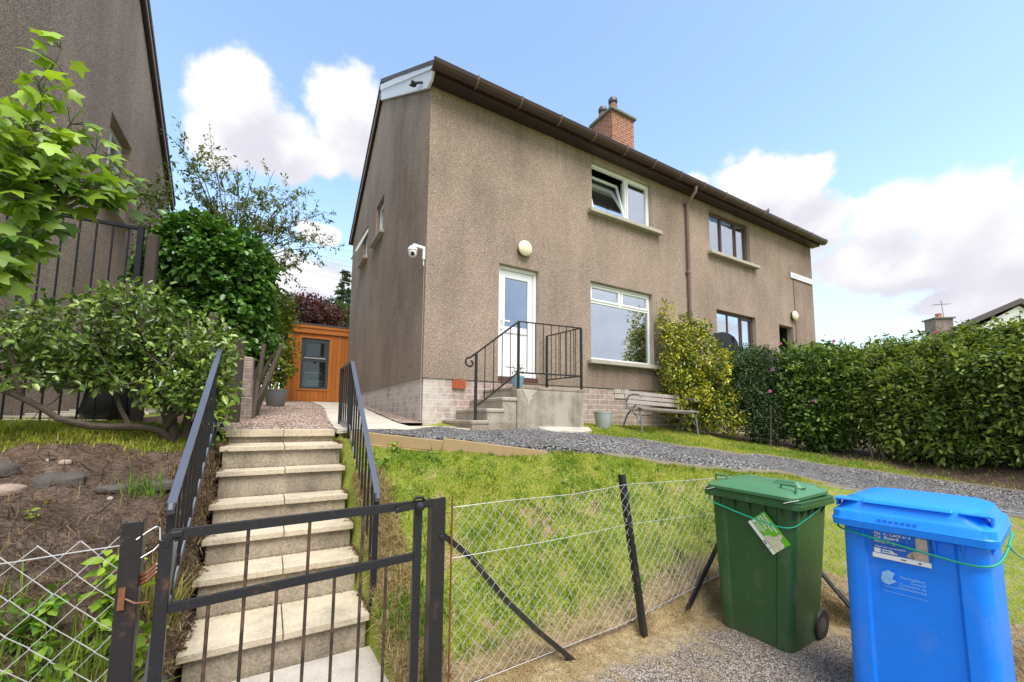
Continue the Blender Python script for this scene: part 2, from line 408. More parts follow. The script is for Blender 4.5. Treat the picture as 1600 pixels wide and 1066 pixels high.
def m_glass(name, tint, refl):
    def fn(T):
        o = OC(T); nz = bump(T, T.noise(o, .9, 1.0), .02, .02)
        g = T.n('ShaderNodeBsdfGlossy', {'Color': (*tint, 1), 'Roughness': .015, 'Normal': nz}).outputs[0]
        t = T.n('ShaderNodeBsdfTransparent', {'Color': (.82, .88, .9, 1)}).outputs[0]
        return T.n('ShaderNodeMixShader', {0: refl, 1: t, 2: g}).outputs[0]
    return mat(name, fn)
M_GLASS = m_glass('window_glass', (.84, .92, 1.0), .66)
M_GLASSD = m_glass('door_glass', (.55, .70, .88), .62)
M_GLASSS = m_glass('shed_glass', (.6, .68, .68), .10)

def m_wood(name, base, dark, plank, axis=0, var=.5):
    def fn(T):
        o = OC(T); s = T.n('ShaderNodeSeparateXYZ', {0: o}); x = T.m('DIVIDE', s.outputs[axis], plank)
        idx = T.m('FLOOR', x); fr = T.m('FRACT', x)
        rnd = T.n('ShaderNodeTexWhiteNoise', {'W': idx}, noise_dimensions='1D').outputs[0]
        gv = T.n('ShaderNodeCombineXYZ', {0: T.m('MULTIPLY', s.outputs[0], 30), 1: T.m('MULTIPLY', s.outputs[1], 30), 2: T.m('ADD', T.m('MULTIPLY', s.outputs[2], 1.6), T.m('MULTIPLY', rnd, 30))})
        gr = T.noise(gv, 1.0, 6.0, .65)
        c = T.mix(T.m('ADD', T.m('MULTIPLY', gr, .65), T.m('MULTIPLY', rnd, .35)), dark, base)
        gap = T.m('LESS_THAN', T.m('ABSOLUTE', T.m('SUBTRACT', fr, .5)), .472)
        c = T.mix(gap, [x_*.16 for x_ in dark], c)
        k = T.sstep(T.noise(o, 17.0, 2.0), .73, .78); c = T.mix(T.m('MULTIPLY', k, .7), c, [x_*.4 for x_ in dark])
        return P(T, c, .5, bump(T, T.m('ADD', gap, T.m('MULTIPLY', gr, .25)), .6, .008))
    return mat(name, fn)
M_SHED = m_wood('larch_cladding', (.68, .225, .03), (.34, .085, .01), .115)
M_SHEDT = m_wood('larch_trim', (.68, .24, .035), (.42, .12, .016), 5.0)
M_EDGE = m_wood('weathered_strip', (.40, .35, .27), (.22, .18, .13), 9.0)
M_SLEEPER = m_wood('sleeper_timber', (.42, .30, .155), (.25, .17, .085), 9.0)

def m_ground(name):
    """bare soil / dry thatch / short turf, blended by the vertex masks R=turf G=soil B=dry"""
    def fn(T):
        o = OC(T); a = T.n('ShaderNodeAttribute', attribute_name='Col'); s = T.n('ShaderNodeSeparateColor', {0: a.outputs['Color']})
        n1 = T.noise(o, 5.0, 8.0, .7); n2 = T.noise(o, 40.0, 5.0, .6); n3 = T.noise(o, 140.0, 3.0, .6)
        turf = T.ramp(n1, ((.3, (.15, .22, .025)), (.5, (.27, .32, .05)), (.7, (.42, .38, .13))))
        dry = T.ramp(n2, ((.3, (.26, .19, .095)), (.55, (.40, .30, .16)), (.75, (.50, .40, .24))))
        soil = T.ramp(T.m('ADD', T.m('MULTIPLY', n1, .5), T.m('MULTIPLY', n2, .5)), ((.34, (.055, .037, .028)), (.5, (.135, .094, .072)), (.66, (.25, .18, .14))))
        c = T.mix(T.sstep(T.m('ADD', s.outputs[2], T.m('MULTIPLY', T.m('SUBTRACT', n1, .5), .9)), .32, .68), turf, dry)
        c = T.mix(T.sstep(T.m('ADD', s.outputs[1], T.m('MULTIPLY', T.m('SUBTRACT', n1, .5), .9)), .32, .62), c, soil)
        c = T.mix(1.0, c, T.ramp(n3, ((.3, (.62, .62, .62)), (.7, (1.3, 1.3, 1.3)))), 'MULTIPLY')
        return P(T, c, .95, bump(T, T.m('ADD', T.m('ADD', n2, n1), T.m('MULTIPLY', n3, .5)), .9, .03), spec=.1)
    return mat(name, fn)
M_GROUND = m_ground('garden_ground')

def m_gravel(name, cols, scale, bd=.02, blotch=None, dry=None):
    def fn(T):
        o = OC(T)
        w = T.v('ADD', o, T.v('MULTIPLY', T.n('ShaderNodeTexNoise', {'Vector': o, 'Scale': scale*.6}).outputs[1], (.5/scale,)*3))
        vo = T.n('ShaderNodeTexVoronoi', {'Vector': w, 'Scale': scale}); v2 = T.n('ShaderNodeTexVoronoi', {'Vector': w, 'Scale': scale*2.3})
        val = T.n('ShaderNodeSeparateColor', {0: vo.outputs['Color']}).outputs[0]; val2 = T.n('ShaderNodeSeparateColor', {0: v2.outputs['Color']}).outputs[1]
        big = T.sstep(T.noise(o, scale*.25, 3.0), .45, .55)
        c = T.mix(big, T.ramp(val, cols), T.ramp(val2, cols))
        c = T.mix(T.sstep(vo.outputs['Distance'], .3, .75), c, [x*.45 for x in cols[0][1]])
        n = T.noise(o, 2.0, 7.0, .65)
        c = T.mix(1.0, c, T.ramp(n, ((.3, (.75, .75, .75)), (.7, (1.2, 1.2, 1.2)))), 'MULTIPLY')
        if dry:
            a = T.n('ShaderNodeAttribute', attribute_name='Col'); s = T.n('ShaderNodeSeparateColor', {0: a.outputs['Color']})
            k = T.sstep(T.m('ADD', s.outputs[2], T.m('MULTIPLY', T.m('SUBTRACT', T.noise(o, 6.0, 8.0, .75), .5), 1.5)), .35, .75)
            nn = T.noise(o, 75.0, 5.0, .7); dc = T.mix(T.sstep(T.noise(o, 22.0, 6.0, .7), .42, .66), T.ramp(nn, ((.3, [x*.5 for x in dry]), (.5, dry), (.72, [x*1.3 for x in dry]))), T.ramp(nn, ((.35, [x*.3 for x in dry]), (.65, [x*.85 for x in dry]))))
            c = T.mix(T.m('MULTIPLY', k, .92), c, dc)
        return P(T, c, .85, bump(T, T.m('SUBTRACT', T.m('MULTIPLY', v2.outputs['Distance'], -.4), vo.outputs['Distance']), .9, bd), spec=.25)
    return mat(name, fn)
M_PATHG = m_gravel('blue_chippings', ((0, (.10, .098, .10)), (.4, (.21, .206, .208)), (.75, (.33, .325, .32)), (1, (.60, .58, .55))), 40, .03)
M_PINKG = m_gravel('pink_chippings', ((0, (.33, .215, .17)), (.4, (.60, .44, .355)), (.75, (.72, .57, .48)), (1, (.8, .72, .65))), 34, .03)
M_STREET = m_gravel('worn_tarmac', ((0, (.22, .18, .15)), (.45, (.32, .27, .23)), (.85, (.43, .37, .32)), (1, (.68, .62, .56))), 85, .009, dry=(.40, .31, .17))

def m_leaf(name, base, gloss=.42, trans=.35, spec=.4):
    def fn(T):
        a = T.n('ShaderNodeAttribute', attribute_name='Col')
        c = T.mix(1.0, base, a.outputs['Color'], 'MULTIPLY')
        p = P(T, c, gloss, spec=spec)
        tr = T.n('ShaderNodeBsdfTranslucent', {'Color': T.mix(1.0, c, (1.3, 1.25, .55), 'MULTIPLY')}).outputs[0]
        return T.n('ShaderNodeMixShader', {0: trans, 1: p, 2: tr}).outputs[0]
    return mat(name, fn)
M_LEAF = m_leaf('leaf', (1, 1, 1))
M_GLOSSLEAF = m_leaf('glossy_leaf', (1, 1, 1), .28, .22, .55)
M_BLADE = m_leaf('grass_blade', (1, 1, 1), .6, .35, .2)

def m_bin(name, col, rough):
    def fn(T):
        o = OC(T); n = T.noise(o, 3.0, 6.0, .6); sc = T.noise(T.v('MULTIPLY', o, (40, 40, 5)), 1.0, 5.0, .7)
        c = T.mix(n, [x*.85 for x in col], [x*1.12 for x in col])
        k = T.sstep(sc, .64, .76); c = T.mix(T.m('MULTIPLY', k, .22), c, (.35, .38, .33)); fd = T.sstep(T.noise(T.v('MULTIPLY', o, (1, 1, .5)), 7.0, 6.0, .7), .52, .72); c = T.mix(T.m('MULTIPLY', fd, .12), c, (.30, .30, .26)); sp = T.sstep(T.noise(o, 130.0, 2.0), .70, .74); c = T.mix(T.m('MULTIPLY', sp, .3), c, (.45, .45, .40))
        z = T.n('ShaderNodeSeparateXYZ', {0: o}).outputs[2]
        dirt = T.m('MULTIPLY', T.sstep(z, .16, .0), T.noise(o, 20.0, 6.0, .7)); c = T.mix(T.m('MULTIPLY', dirt, .55), c, (.13, .10, .07))
        return P(T, c, T.m('ADD', rough, T.m('MULTIPLY', n, .12)), bump(T, T.noise(o, 180.0, 3.0), .10, .002))
    return mat(name, fn)
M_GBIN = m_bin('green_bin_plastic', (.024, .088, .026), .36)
M_GLID = m_bin('green_lid_plastic', (.062, .19, .088), .36)  # paler than the body: sky sheen on the lid put into its colour
M_BBIN = m_bin('blue_bin_plastic', (.0, .22, .95), .38)
M_BLID = m_bin('blue_lid_plastic', (.0, .235, .95), .36)

# ------------------------------------------------------------------ terrain
ZS = -1.53                                                # street level below the lens
CP = [  # foot of the lawn behind the fence, lawn, path edges, house line
 (0.75, 2.35, -1.46), (1.0, 2.3, -1.46), (1.7, 2.3, -1.44), (2.3, 2.3, -1.42), (3.2, 2.3, -1.30), (3.8, 2.3, -1.24), (3.85, 1.5, -1.30), (3.9, .7, -1.24), (4.0, -.5, -1.3), (5.0, -1.2, -1.25), (6.5, -1.2, -1.2),
 (0.8, 2.9, -1.24), (0.85, 3.4, -.86), (0.85, 3.9, -.55), (0.9, 4.3, -.36), (1.0, 4.45, -.29), (1.6, 4.10, -.37), (2.26, 3.80, -.41),
 (1.6, 3.0, -.98), (2.4, 3.0, -.83), (3.3, 2.9, -.70), (4.3, 2.2, -.84), (5.0, 1.4, -.92), (1.3, 3.55, -.66), (2.0, 3.4, -.60),
 (2.8, 3.65, -.375), (3.85, 3.25, -.485), (4.27, 2.95, -.555), (5.5, 2.2, -.725), (6.17, 1.0, -.895), (6.4, 0, -1.0),
 (1.5, 4.9, -.165), (2.4, 4.9, -.18), (3.3, 4.85, -.19), (4.13, 4.7, -.25), (5.08, 4.4, -.36), (5.88, 4.1, -.47), (6.73, 3.6, -.58), (7.34, 3.0, -.685), (7.9, 2.1, -.80), (8.15, 1.3, -.875), (8.3, 0, -.95),
 (5.55, 5.5, -.19), (7.0, 5.37, -.255), (5.54, 5.1, -.242), (6.95, 4.97, -.323), (5.0, 6, -.10), (6.5, 6, -.13), (8, 6, -.25), (4.9, 5.3, -.165),
 (8.2, 5.1, -.42), (8.3, 3.87, -.547), (8.4, 2.58, -.62), (8.5, 1.34, -.67), (9.5, 1, -.7), (10, 4, -.5), (12, 6, -.3), (14, 6, -.3), (15, 2, -.6), (15, 10, .1), (15, 14, .4),
 (1.965, 6, -.07), (1.75, 8, .07), (1.9, 10.1, .24), (1.5, 13.4, .42), (0.4, 13.4, .42), (.5, 5.4, -.13), (.1, 5.4, -.13), (.3, 8, .06), (.2, 11, .27), (-.2, 9.5, .2), (0, 16, .6), (3, 16, .65), (3, 20, .9), (8, 16, .6), (8, 20, .9), (-5, 16, .6), (-5, 20, .9),
 (-.5, 5.2, -.2), (-.75, 5.0, -.25), (-.5, 6.5, -.03), (-1.3, 5.6, -.09), (-2.1, 5.6, -.095), (-1.3, 7, -.02), (-2.3, 8, 0), (-2.4, 12, .2), (-5, 6, -.1), (-5, 12, .2),
 (-1.5, 4.95, -.20), (-1.9, 4.95, -.20), (-.6, 4.6, -.38), (-1.2, 4.35, -.40), (-1.6, 4.35, -.38), (-.55, 4.1, -.52), (-1.2, 3.9, -.55), (-1.5, 3.9, -.53), (-.5, 3.4, -.92), (-1.0, 3.3, -.62), (-.95, 2.8, -.72), (-1.4, 2.8, -.68),
 (-.45, 2.8, -1.2), (-.5, 2.3, -1.28), (-.7, 2.3, -1.22), (-1.2, 2.3, -1.1), (-3, 2.3, -1.0), (-5, 2.3, -1.0), (-3, 4, -.5),
]
CP = np.array(CP)
def _phi(r2): return np.where(r2 > 1e-12, .5*r2*np.log(np.maximum(r2, 1e-12)), 0)
_A = CP[:, :2]; _n = len(CP)
_K = _phi(((_A[:, None]-_A[None])**2).sum(-1))+np.eye(_n)*.02
_Pm = np.c_[np.ones(_n), _A]
_sol = np.linalg.solve(np.block([[_K, _Pm], [_Pm.T, np.zeros((3, 3))]]), np.r_[CP[:, 2], np.zeros(3)])
def sm(x, a, b):
    t = np.clip((x-a)/(b-a), 0, 1); return t*t*(3-2*t)
_lat = rng.random((64, 64))
def vn(x, y, s):
    """value noise"""
    x = np.asarray(x)*s+100; y = np.asarray(y)*s+100; xi = np.floor(x).astype(int); yi = np.floor(y).astype(int); fx = x-xi; fy = y-yi
    fx = fx*fx*(3-2*fx); fy = fy*fy*(3-2*fy); L = lambda a, b: _lat[a % 64, b % 64]
    return (L(xi, yi)*(1-fx)+L(xi+1, yi)*fx)*(1-fy)+(L(xi, yi+1)*(1-fx)+L(xi+1, yi+1)*fx)*fy
STEPS = [(2.92, -1.29), (3.355, -1.045), (3.64, -.868), (3.955, -.686), (4.215, -.468), (4.41, -.273), (4.96, -.143)]
PL = np.array([(0.93, 4.5), (1.585, 4.15), (2.26, 3.85), (2.8, 3.65), (3.85, 3.25), (4.27, 2.95), (5.5, 2.2), (6.17, 1.0), (6.4, 0), (6.4, -1.3)])
PU = np.array([(.66, 4.94), (2.3, 4.93), (3.3, 4.94), (4.13, 4.72), (5.08, 4.4), (5.88, 4.1), (6.73, 3.6), (7.34, 3.0), (7.9, 2.1), (8.15, 1.3), (8.3, 0), (8.3, -1.3)])
def curve_pts(P_, n):
    t = np.r_[0, np.cumsum(np.linalg.norm(np.diff(P_, axis=0), axis=1))]; u = np.linspace(0, t[-1], n)
    q = np.c_[np.interp(u, t, P_[:, 0]), np.interp(u, t, P_[:, 1])]
    for _ in range(3): q[1:-1] = (q[:-2]+2*q[1:-1]+q[2:])/4
    return q
def inpoly(x, y, poly):
    c = np.zeros(np.shape(x), bool); n = len(poly)
    for i in range(n):
        x1, y1 = poly[i]; x2, y2 = poly[(i+1) % n]
        if y1 == y2: continue
        c ^= ((y1 > y) != (y2 > y)) & (x < (x2-x1)*(y-y1)/(y2-y1)+x1)
    return c
pl = curve_pts(PL, 60); pu = curve_pts(PU, 60)
PATHPOLY = np.r_[pl, pu[::-1]]
def in_street(x, y):
    """1 on the tarmac in front of the fences"""
    return (1-sm(y, 2.12, 2.26)) * (1-sm(x, 3.72, 3.84))
def terrain(x, y, carve=True):
    x = np.atleast_1d(np.asarray(x, float)); y = np.atleast_1d(np.asarray(y, float)); out = np.empty(x.shape)
    xc = np.clip(x, -5, 15.5).ravel(); yc = np.clip(y, -1.3, 20).ravel(); res = np.empty(len(xc))
    for i in range(0, len(xc), 20000):
        a = xc[i:i+20000]; b = yc[i:i+20000]
        r2 = (a[:, None]-_A[:, 0])**2+(b[:, None]-_A[:, 1])**2
        res[i:i+20000] = _phi(r2)@_sol[:_n]+_sol[_n]+a*_sol[_n+1]+b*_sol[_n+2]
    z = res.reshape(x.shape)
    soft = sm(y, 1.9, 2.6)*(1-sm(y, 4.9, 5.3))
    z = z+(vn(x, y, 2.2)-.5)*.06*soft+(vn(x, y, 7)-.5)*.028*soft+((vn(x, y, 13)-.5)*.05*(x < -.35)+(vn(x, y, 5)-.5)*.06*(x < -.35))*soft
    st = in_street(x, y)
    z = z*(1-st)+(ZS+(vn(x, y, 3)-.5)*.012)*st
    if carve:
        z = z-.09*sm(x, -.66, -.58)*(1-sm(x, 1.98, 2.4))*sm(y, 4.97, 5.05)*(1-sm(y, 13.4, 13.6))*np.where((x > 1.96) & (y > 6.02), 0, 1)
        z = z-.08*inpoly(x, y, PATHPOLY)
        ins = sm(x, -.40, -.33)*(1-sm(x, .63, .70))*sm(y, 2.3, 2.4)*(1-sm(y, 4.98, 5.02))
        tz = np.full(x.shape, ZS-.05)
        for Y, Z in STEPS: tz = np.where(y > Y-.02, Z-.28, tz)
        z = z*(1-ins)+np.minimum(z, tz)*ins
    return z
def tz(x, y): return float(terrain([x], [y], False)[0])

LAWN = np.r_[[(.70, 2.3), (.70, 4.5), (.93, 4.47)], pl, [(3.85, -1.3), (3.85, 2.3)]]
UPLAWN = np.r_[pu[18:], [(8.6, -1.3), (8.7, 5.9), (4.25, 5.9)]]

def masks(x, y):
    turf = np.ones(x.shape); soil = np.zeros(x.shape); dry = np.zeros(x.shape)
    lawn = inpoly(x, y, LAWN)
    n = vn(x, y, 3.0)*.45+vn(x, y, 9.0)*.3+vn(x, y, 22.0)*.25
    edge = 1-sm(y, 2.25, 2.62); edge = np.where((x > 3.6), (1-sm(x, 3.8, 4.1))*(y < 2.5), edge)
    dry = np.where(lawn, np.maximum(edge*.9, sm(n, .54, .78)*.7), 0.0)
    dry = np.where(lawn & (x < 1.25), np.maximum(dry, .8*(1-sm(x, .8, 1.25))*sm(n, .25, .6)), dry)
    dry = np.where((y < 2.36) & (y > 0) & (x > .74) & (x < 3.95), 1.0, dry); soil = np.where((y < 2.275) & (y > 2.235) & (x > .9) & (x < 3.9), .55, soil)
    # bank left of the steps
    left = (x < -.3) & (y < 4.95) & (y > 2.15)
    soil = np.where(left, np.clip(sm(4.95-y, 0, .35)*.95, 0, 1), soil)
    dry = np.where(left, (1-sm(y, 2.9, 3.9))*.8*sm(n, .3, .6), dry)
    dry = np.where((x < -.3) & (y >= 4.85) & (y < 5.2), .45, dry)
    soil = np.where((x < 0) & (y > 5.7) & (x > -1.3) & (y < 9), .8, soil)
    # under the hedge
    hs = sm(x, 7.75-.0*y, 8.35)*((y > -1.3) & (y < 5.9)); hs = np.where((x > 6.4) & (y > 5.0) & (y < 6), np.maximum(hs, .6), hs)
    soil = np.maximum(soil, hs*.85); dry = np.maximum(dry, np.where(inpoly(x, y, UPLAWN), .35*sm(x, 6.0, 8.0)+.2*n, 0))
    return np.stack([turf, soil, dry], -1)

def grid(xs, ys):
    X, Y = np.meshgrid(xs, ys); nx, ny = len(xs), len(ys)
    i = np.arange(nx*ny).reshape(ny, nx); F = np.stack([i[:-1, :-1], i[:-1, 1:], i[1:, 1:], i[1:, :-1]], -1).reshape(-1, 4)
    return X.ravel(), Y.ravel(), F
def coarse(a, b, n, p=2.2): return a+(b-a)*np.linspace(0, 1, n)**p
xs = np.r_[coarse(-3.4, -700, 26)[::-1][:-1], np.arange(-3.4, 9.2, .05), coarse(9.2, 700, 26)]
ys = np.r_[coarse(-1.4, -700, 22)[::-1][:-1], np.arange(-1.4, 7.0, .05), np.arange(7.0, 20, .35), coarse(20, 700, 22)]
gx, gy, gF = grid(xs, ys)
ground = np_obj('ground', np.c_[gx, gy, terrain(gx, gy)], gF, M_GROUND, col=masks(gx, gy), smooth=True)
structure(ground, 'sloping garden ground of turf, bare soil and dry thatch')

# tarmac sheet in front of the fences
gx, gy, gF = grid(np.arange(-12, 3.801, .05), np.arange(-9, 2.22, .05))
dfence = np.minimum(2.25-gy, np.where(gx > 1.0, 3.8-gx, 9))
drym = np.clip((1-sm(dfence, .0, .62))*.95*sm(gx, .75, 1.3), 0, 1)
street = np_obj('road', np.c_[gx, gy, np.full(len(gx), ZS+.022)+(vn(gx, gy, 3)-.5)*.010], gF, M_STREET, col=np.c_[drym*0, drym*0, drym], smooth=True)
structure(street, 'worn grey tarmac with tan dry moss along the fence')

# chippings path, slightly raised above the turf
n = 60; rows = 10; V = []; 
for i in range(n):
    for j in range(rows):
        t = j/(rows-1); p = pl[i]*(1-t)+pu[i]*t; V.append(p)
V = np.array(V); Z = terrain(V[:, 0], V[:, 1], False)
zl = Z.reshape(n, rows)
zl[:16] = zl[:16, -1:]+(np.linspace(0, 1, rows)[::-1])[None]*(np.array([-.155, ]+[0]*15)[:, None]*0)+(np.interp(np.arange(16), [0, 4, 9, 15], [-.005, -.075, -.135, zl[15, 0]-zl[15, -1]])[:, None])*np.linspace(1, 0, rows)[None]
path_edge = [(pl[i][0], pl[i][1], zl[i, 0]) for i in range(n)]
idx = np.arange(n*rows).reshape(n, rows); F = np.stack([idx[:-1, :-1], idx[:-1, 1:], idx[1:, 1:], idx[1:, :-1]], -1).reshape(-1, 4)
gp = np_obj('gravel_path', np.c_[V, zl.ravel()+.022+(vn(V[:, 0], V[:, 1], 9)-.5)*.02], F, M_PATHG, smooth=True)
structure(gp, 'blue grey chippings path running down past the porch')
# the face under the path along its lower edge
sk = MB()
for i in range(18):
    a, b = path_edge[i], path_edge[i+1]
    sk.add([(a[0], a[1], a[2]+.02), (b[0], b[1], b[2]+.02), (b[0], b[1], b[2]-.35), (a[0], a[1], a[2]-.35)], [(0, 1, 2, 3)])
structure(obj('path_bank', sk, M_PATHG), 'chippings bank behind the timber edging')

# concrete slabs along the gable and in front of the corner
mb = MB(); 
def zpath(x, y): return float(np.interp(y, [4.9, 6, 10.1, 13.5], [-.145, -.085, .235, .425]))
y = 5.0
mbs = []
for k in range(17):
    x0 = float(np.interp(y, [5, 7, 9, 12.5], [.67, .80, .98, 1.05])); x1 = float(np.interp(y, [5.9, 7.5, 9, 13], [1.62, 1.70, 1.8, 1.9])); w = .5
    for a, b in ((x0, (x0+x1)/2), ((x0+x1)/2, x1)):
        z0 = zpath(0, y); z1 = zpath(0, y+w)
        q = [(a+.004, y+.004), (b-.004, y+.004), (b-.004, y+w-.004), (a+.004, y+w-.004)]
        j = random.uniform(-.004, .004)
        mb.add([(*p, (z0 if i < 2 else z1)-.05+j) for i, p in enumerate(q)]+[(*p, (z0 if i < 2 else z1)+j) for i, p in enumerate(q)],
               [(4, 5, 6, 7), (0, 1, 5, 4), (1, 2, 6, 5), (2, 3, 7, 6), (3, 0, 4, 7)])
    y += w
for a, b in ((1.63, 2.32),):
    mb.box((a, 5.0, -.2), (b, 5.46, -.142)); mb.box((a, 5.466, -.2), (b, 5.93, -.130))
structure(obj('slab_path', mb, M_SLAB), 'pale concrete slab path along the gable wall')
# pink chippings beds
gx, gy, gF = grid(np.linspace(-.62, .98, 24), np.linspace(5.255, 13.3, 70))
lim = np.interp(gy, [5, 7, 9, 12.5], [.66, .79, .97, 1.04]); gx2 = np.minimum(gx, lim)
pb_ = np_obj('chippings_bed', np.c_[gx2, gy, np.interp(gy, [5.2, 6, 8, 10, 13.4], [-.172, -.095, .06, .215, .41])+.010+(vn(gx, gy, 8)-.5)*.03], gF, M_PINKG, smooth=True)
structure(pb_, 'pink chippings bed at the head of the steps')
mb = MB()
ysb = np.linspace(5.94, 13, 30)
for i in range(29):
    a, b = ysb[i], ysb[i+1]
    f = lambda q: float(np.interp(q, [5.9, 7.5, 9, 13], [1.63, 1.71, 1.81, 1.91]))
    mb.add([(f(a), a, zpath(0, a)+.004), (1.99, a, zpath(0, a)+.004), (1.99, b, zpath(0, b)+.004), (f(b), b, zpath(0, b)+.004)], [(0, 1, 2, 3)])
structure(obj('chippings_strip', mb, M_PINKG), 'pink chippings strip at the foot of the gable')

# landing at the foot of the steps
mb = MB().box((-.30, 2.28, ZS-.1), (.70, 2.93, ZS+.045), .012)
structure(obj('landing', mb, M_LANDING), 'pale worn concrete landing inside the gate')

# ------------------------------------------------------------------ steps and their rails
XL, XR = -.345, .655
st = thing('garden_steps', 'concrete garden steps with cream treads climbing from the black gate', 'steps', (.15, 2.92, ZS))
yy = [s[0] for s in STEPS]+[5.24]
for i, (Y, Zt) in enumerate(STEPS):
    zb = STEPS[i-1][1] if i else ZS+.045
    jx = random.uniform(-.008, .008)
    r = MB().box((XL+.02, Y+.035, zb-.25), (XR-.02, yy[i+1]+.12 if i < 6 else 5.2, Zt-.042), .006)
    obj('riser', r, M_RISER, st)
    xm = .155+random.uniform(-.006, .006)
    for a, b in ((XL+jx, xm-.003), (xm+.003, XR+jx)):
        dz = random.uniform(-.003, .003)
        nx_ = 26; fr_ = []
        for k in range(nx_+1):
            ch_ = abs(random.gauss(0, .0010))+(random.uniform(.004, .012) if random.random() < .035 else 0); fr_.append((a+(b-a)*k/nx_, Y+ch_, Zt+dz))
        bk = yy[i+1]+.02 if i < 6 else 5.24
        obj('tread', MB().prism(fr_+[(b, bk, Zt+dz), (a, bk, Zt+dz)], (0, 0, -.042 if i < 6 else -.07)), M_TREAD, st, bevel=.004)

def stair_rail(label, x0, y0, z0, x1, y1, z1, x2, y2, z2, yb):
    t = thing('handrail', label, 'handrail', (x0, y0, yb), 'black railings beside the garden steps')
    a = np.array((x0, y0, z0)); b = np.array((x1, y1, z1)); c = np.array((x2, y2, z2))
    d = (b-a)/np.linalg.norm(b-a)
    m = MB(); m.bar(a-d*.05, b, .040, .012); m.bar(b, c, .040, .012)
    m.tube([a-d*.05+(0, 0, 0), a-d*.065+(0, 0, -.02), a-d*.055+(0, 0, -.045)], .018, 6)
    obj('top_rail', m, M_RAILTOP, t)
    H = .70
    obj('bottom_rail', MB().bar(a+(0, 0, -H), b+(0, 0, -H), .008, .05).bar(b+(0, 0, -H), c+(0, 0, -H), .008, .05), M_STRING, t)
    nb = 10
    for i in range(1, nb):
        p = a+(b-a)*i/nb
        obj('baluster', MB().tube([p+(0, 0, -.006), p+(0, 0, -H+.02)], .009, 6), M_RAILBLK, t)
    nb2 = 5
    for i in range(1, nb2):
        p = b+(c-b)*i/nb2
        obj('baluster', MB().tube([p+(0, 0, -.006), p+(0, 0, -H+.02)], .009, 6), M_RAILBLK, t)
    for p, dn in ((a, yb-a[2]), (b, -H-.25), (c, -H-.15)):
        obj('post', MB().box((p[0]-.019, p[1]-.019, p[2]+dn), (p[0]+.019, p[1]+.019, p[2]-.007), .003), M_RAILBLK, t)
stair_rail('black railing on the left side of the steps, under the shrub', -.42, 2.93, -.45, -.42, 4.68, .618, -.425, 5.5, .64, -1.36)
stair_rail('black railing on the right side of the steps, beside the lawn', .69, 3.05, -.505, .76, 4.74, .594, .80, 5.75, .615, -1.36)

# timber edging of the path
def plank(label, a, b, h, th, group):
    a = np.array(a, float); b = np.array(b, float); t = b-a; t /= np.linalg.norm(t); s = np.cross(t, (0, 0, 1)); s /= np.linalg.norm(s); u = np.cross(s, t)
    m = MB().obox(a, t, s, u, (0, -th/2, -h), (np.linalg.norm(b-a), th/2, 0))
    return tag(obj('timber_edging', m, M_SLEEPER, bevel=.006), label, 'timber edging', group)
G = 'timber edging boards of the chippings path'
plank('short weathered edging board nearest the steps, below the chippings path', (.76, 4.575, -.145), (1.62, 4.135, -.245), .115, .06, G)
plank('low grey board under the first edging board at the top of the lawn', (.80, 4.53, -.262), (1.60, 4.10, -.365), .07, .07, G)
plank('wide yellowish edging board in front of the porch, overlapping the first', (1.60, 4.115, -.215), (2.62, 3.70, -.352), .20, .05, G)
m = MB()
for i in range(17, 58):
    a, b = path_edge[i], path_edge[i+1]
    m.bar((a[0], a[1], a[2]+.008), (b[0], b[1], b[2]+.008), .016, .04)
o = obj('path_edging', m, M_EDGE); structure(o, 'thin timber strip along the lower edge of the chippings path')
m = MB()
for i in range(22, 58):
    a, b = pu[i], pu[i+1]
    m.bar((a[0], a[1], tz(*a)+.010), (b[0], b[1], tz(*b)+.010), .018, .05)
o = obj('path_edging', m, M_EDGE); structure(o, 'thin timber strip along the upper edge of the chippings path')

# ------------------------------------------------------------------ the house
HX0, HX1, HY0, HY1, EZ = 1.965, 14.16, 6.0, 13.1, 5.35
house = thing('semi_detached_house', 'brown pebble dashed two storey house with brown gutter and white front door', 'house', (HX0, HY0, -.1))
def hole_wall(mb, O, U, N, W, z0, z1, holes, depth):
    """flat wall with rectangular openings and their reveals; U along, N outward"""
    O, U, N = (np.array(q, float) for q in (O, U, N)); Zv = np.array((0, 0, 1.))
    us = sorted({0, W, *[h[0] for h in holes], *[h[1] for h in holes]}); zs = sorted({z for z in (z0, z1, *[h[2] for h in holes], *[h[3] for h in holes]) if z0 <= z <= z1})
    for i in range(len(us)-1):
        for j in range(len(zs)-1):
            uc, zc = (us[i]+us[i+1])/2, (zs[j]+zs[j+1])/2
            if any(h[0] < uc < h[1] and h[2] < zc < h[3] for h in holes): continue
            mb.add([O+U*us[i]+Zv*zs[j], O+U*us[i+1]+Zv*zs[j], O+U*us[i+1]+Zv*zs[j+1], O+U*us[i]+Zv*zs[j+1]], [(0, 1, 2, 3)])
def reveals(mb, O, U, N, holes, depth):
    O, U, N = (np.array(q, float) for q in (O, U, N)); Zv = np.array((0, 0, 1.))
    for a, b, c, d in holes:
        p = lambda u, z, k: O+U*u+Zv*z-N*k*depth
        mb.add([p(a, c, 0), p(a, d, 0), p(a, d, 1), p(a, c, 1)], [(0, 1, 2, 3)]); mb.add([p(b, c, 0), p(b, d, 0), p(b, d, 1), p(b, c, 1)], [(0, 1, 2, 3)])
        mb.add([p(a, d, 0), p(b, d, 0), p(b, d, 1), p(a, d, 1)], [(0, 1, 2, 3)]); mb.add([p(a, c, 0), p(b, c, 0), p(b, c, 1), p(a, c, 1)], [(0, 1, 2, 3)])
OF, UF, NF = (0, HY0, 0), (1, 0, 0), (0, -1, 0)
OG, UG, NG = (HX0, 0, 0), (0, 1, 0), (-1, 0, 0)
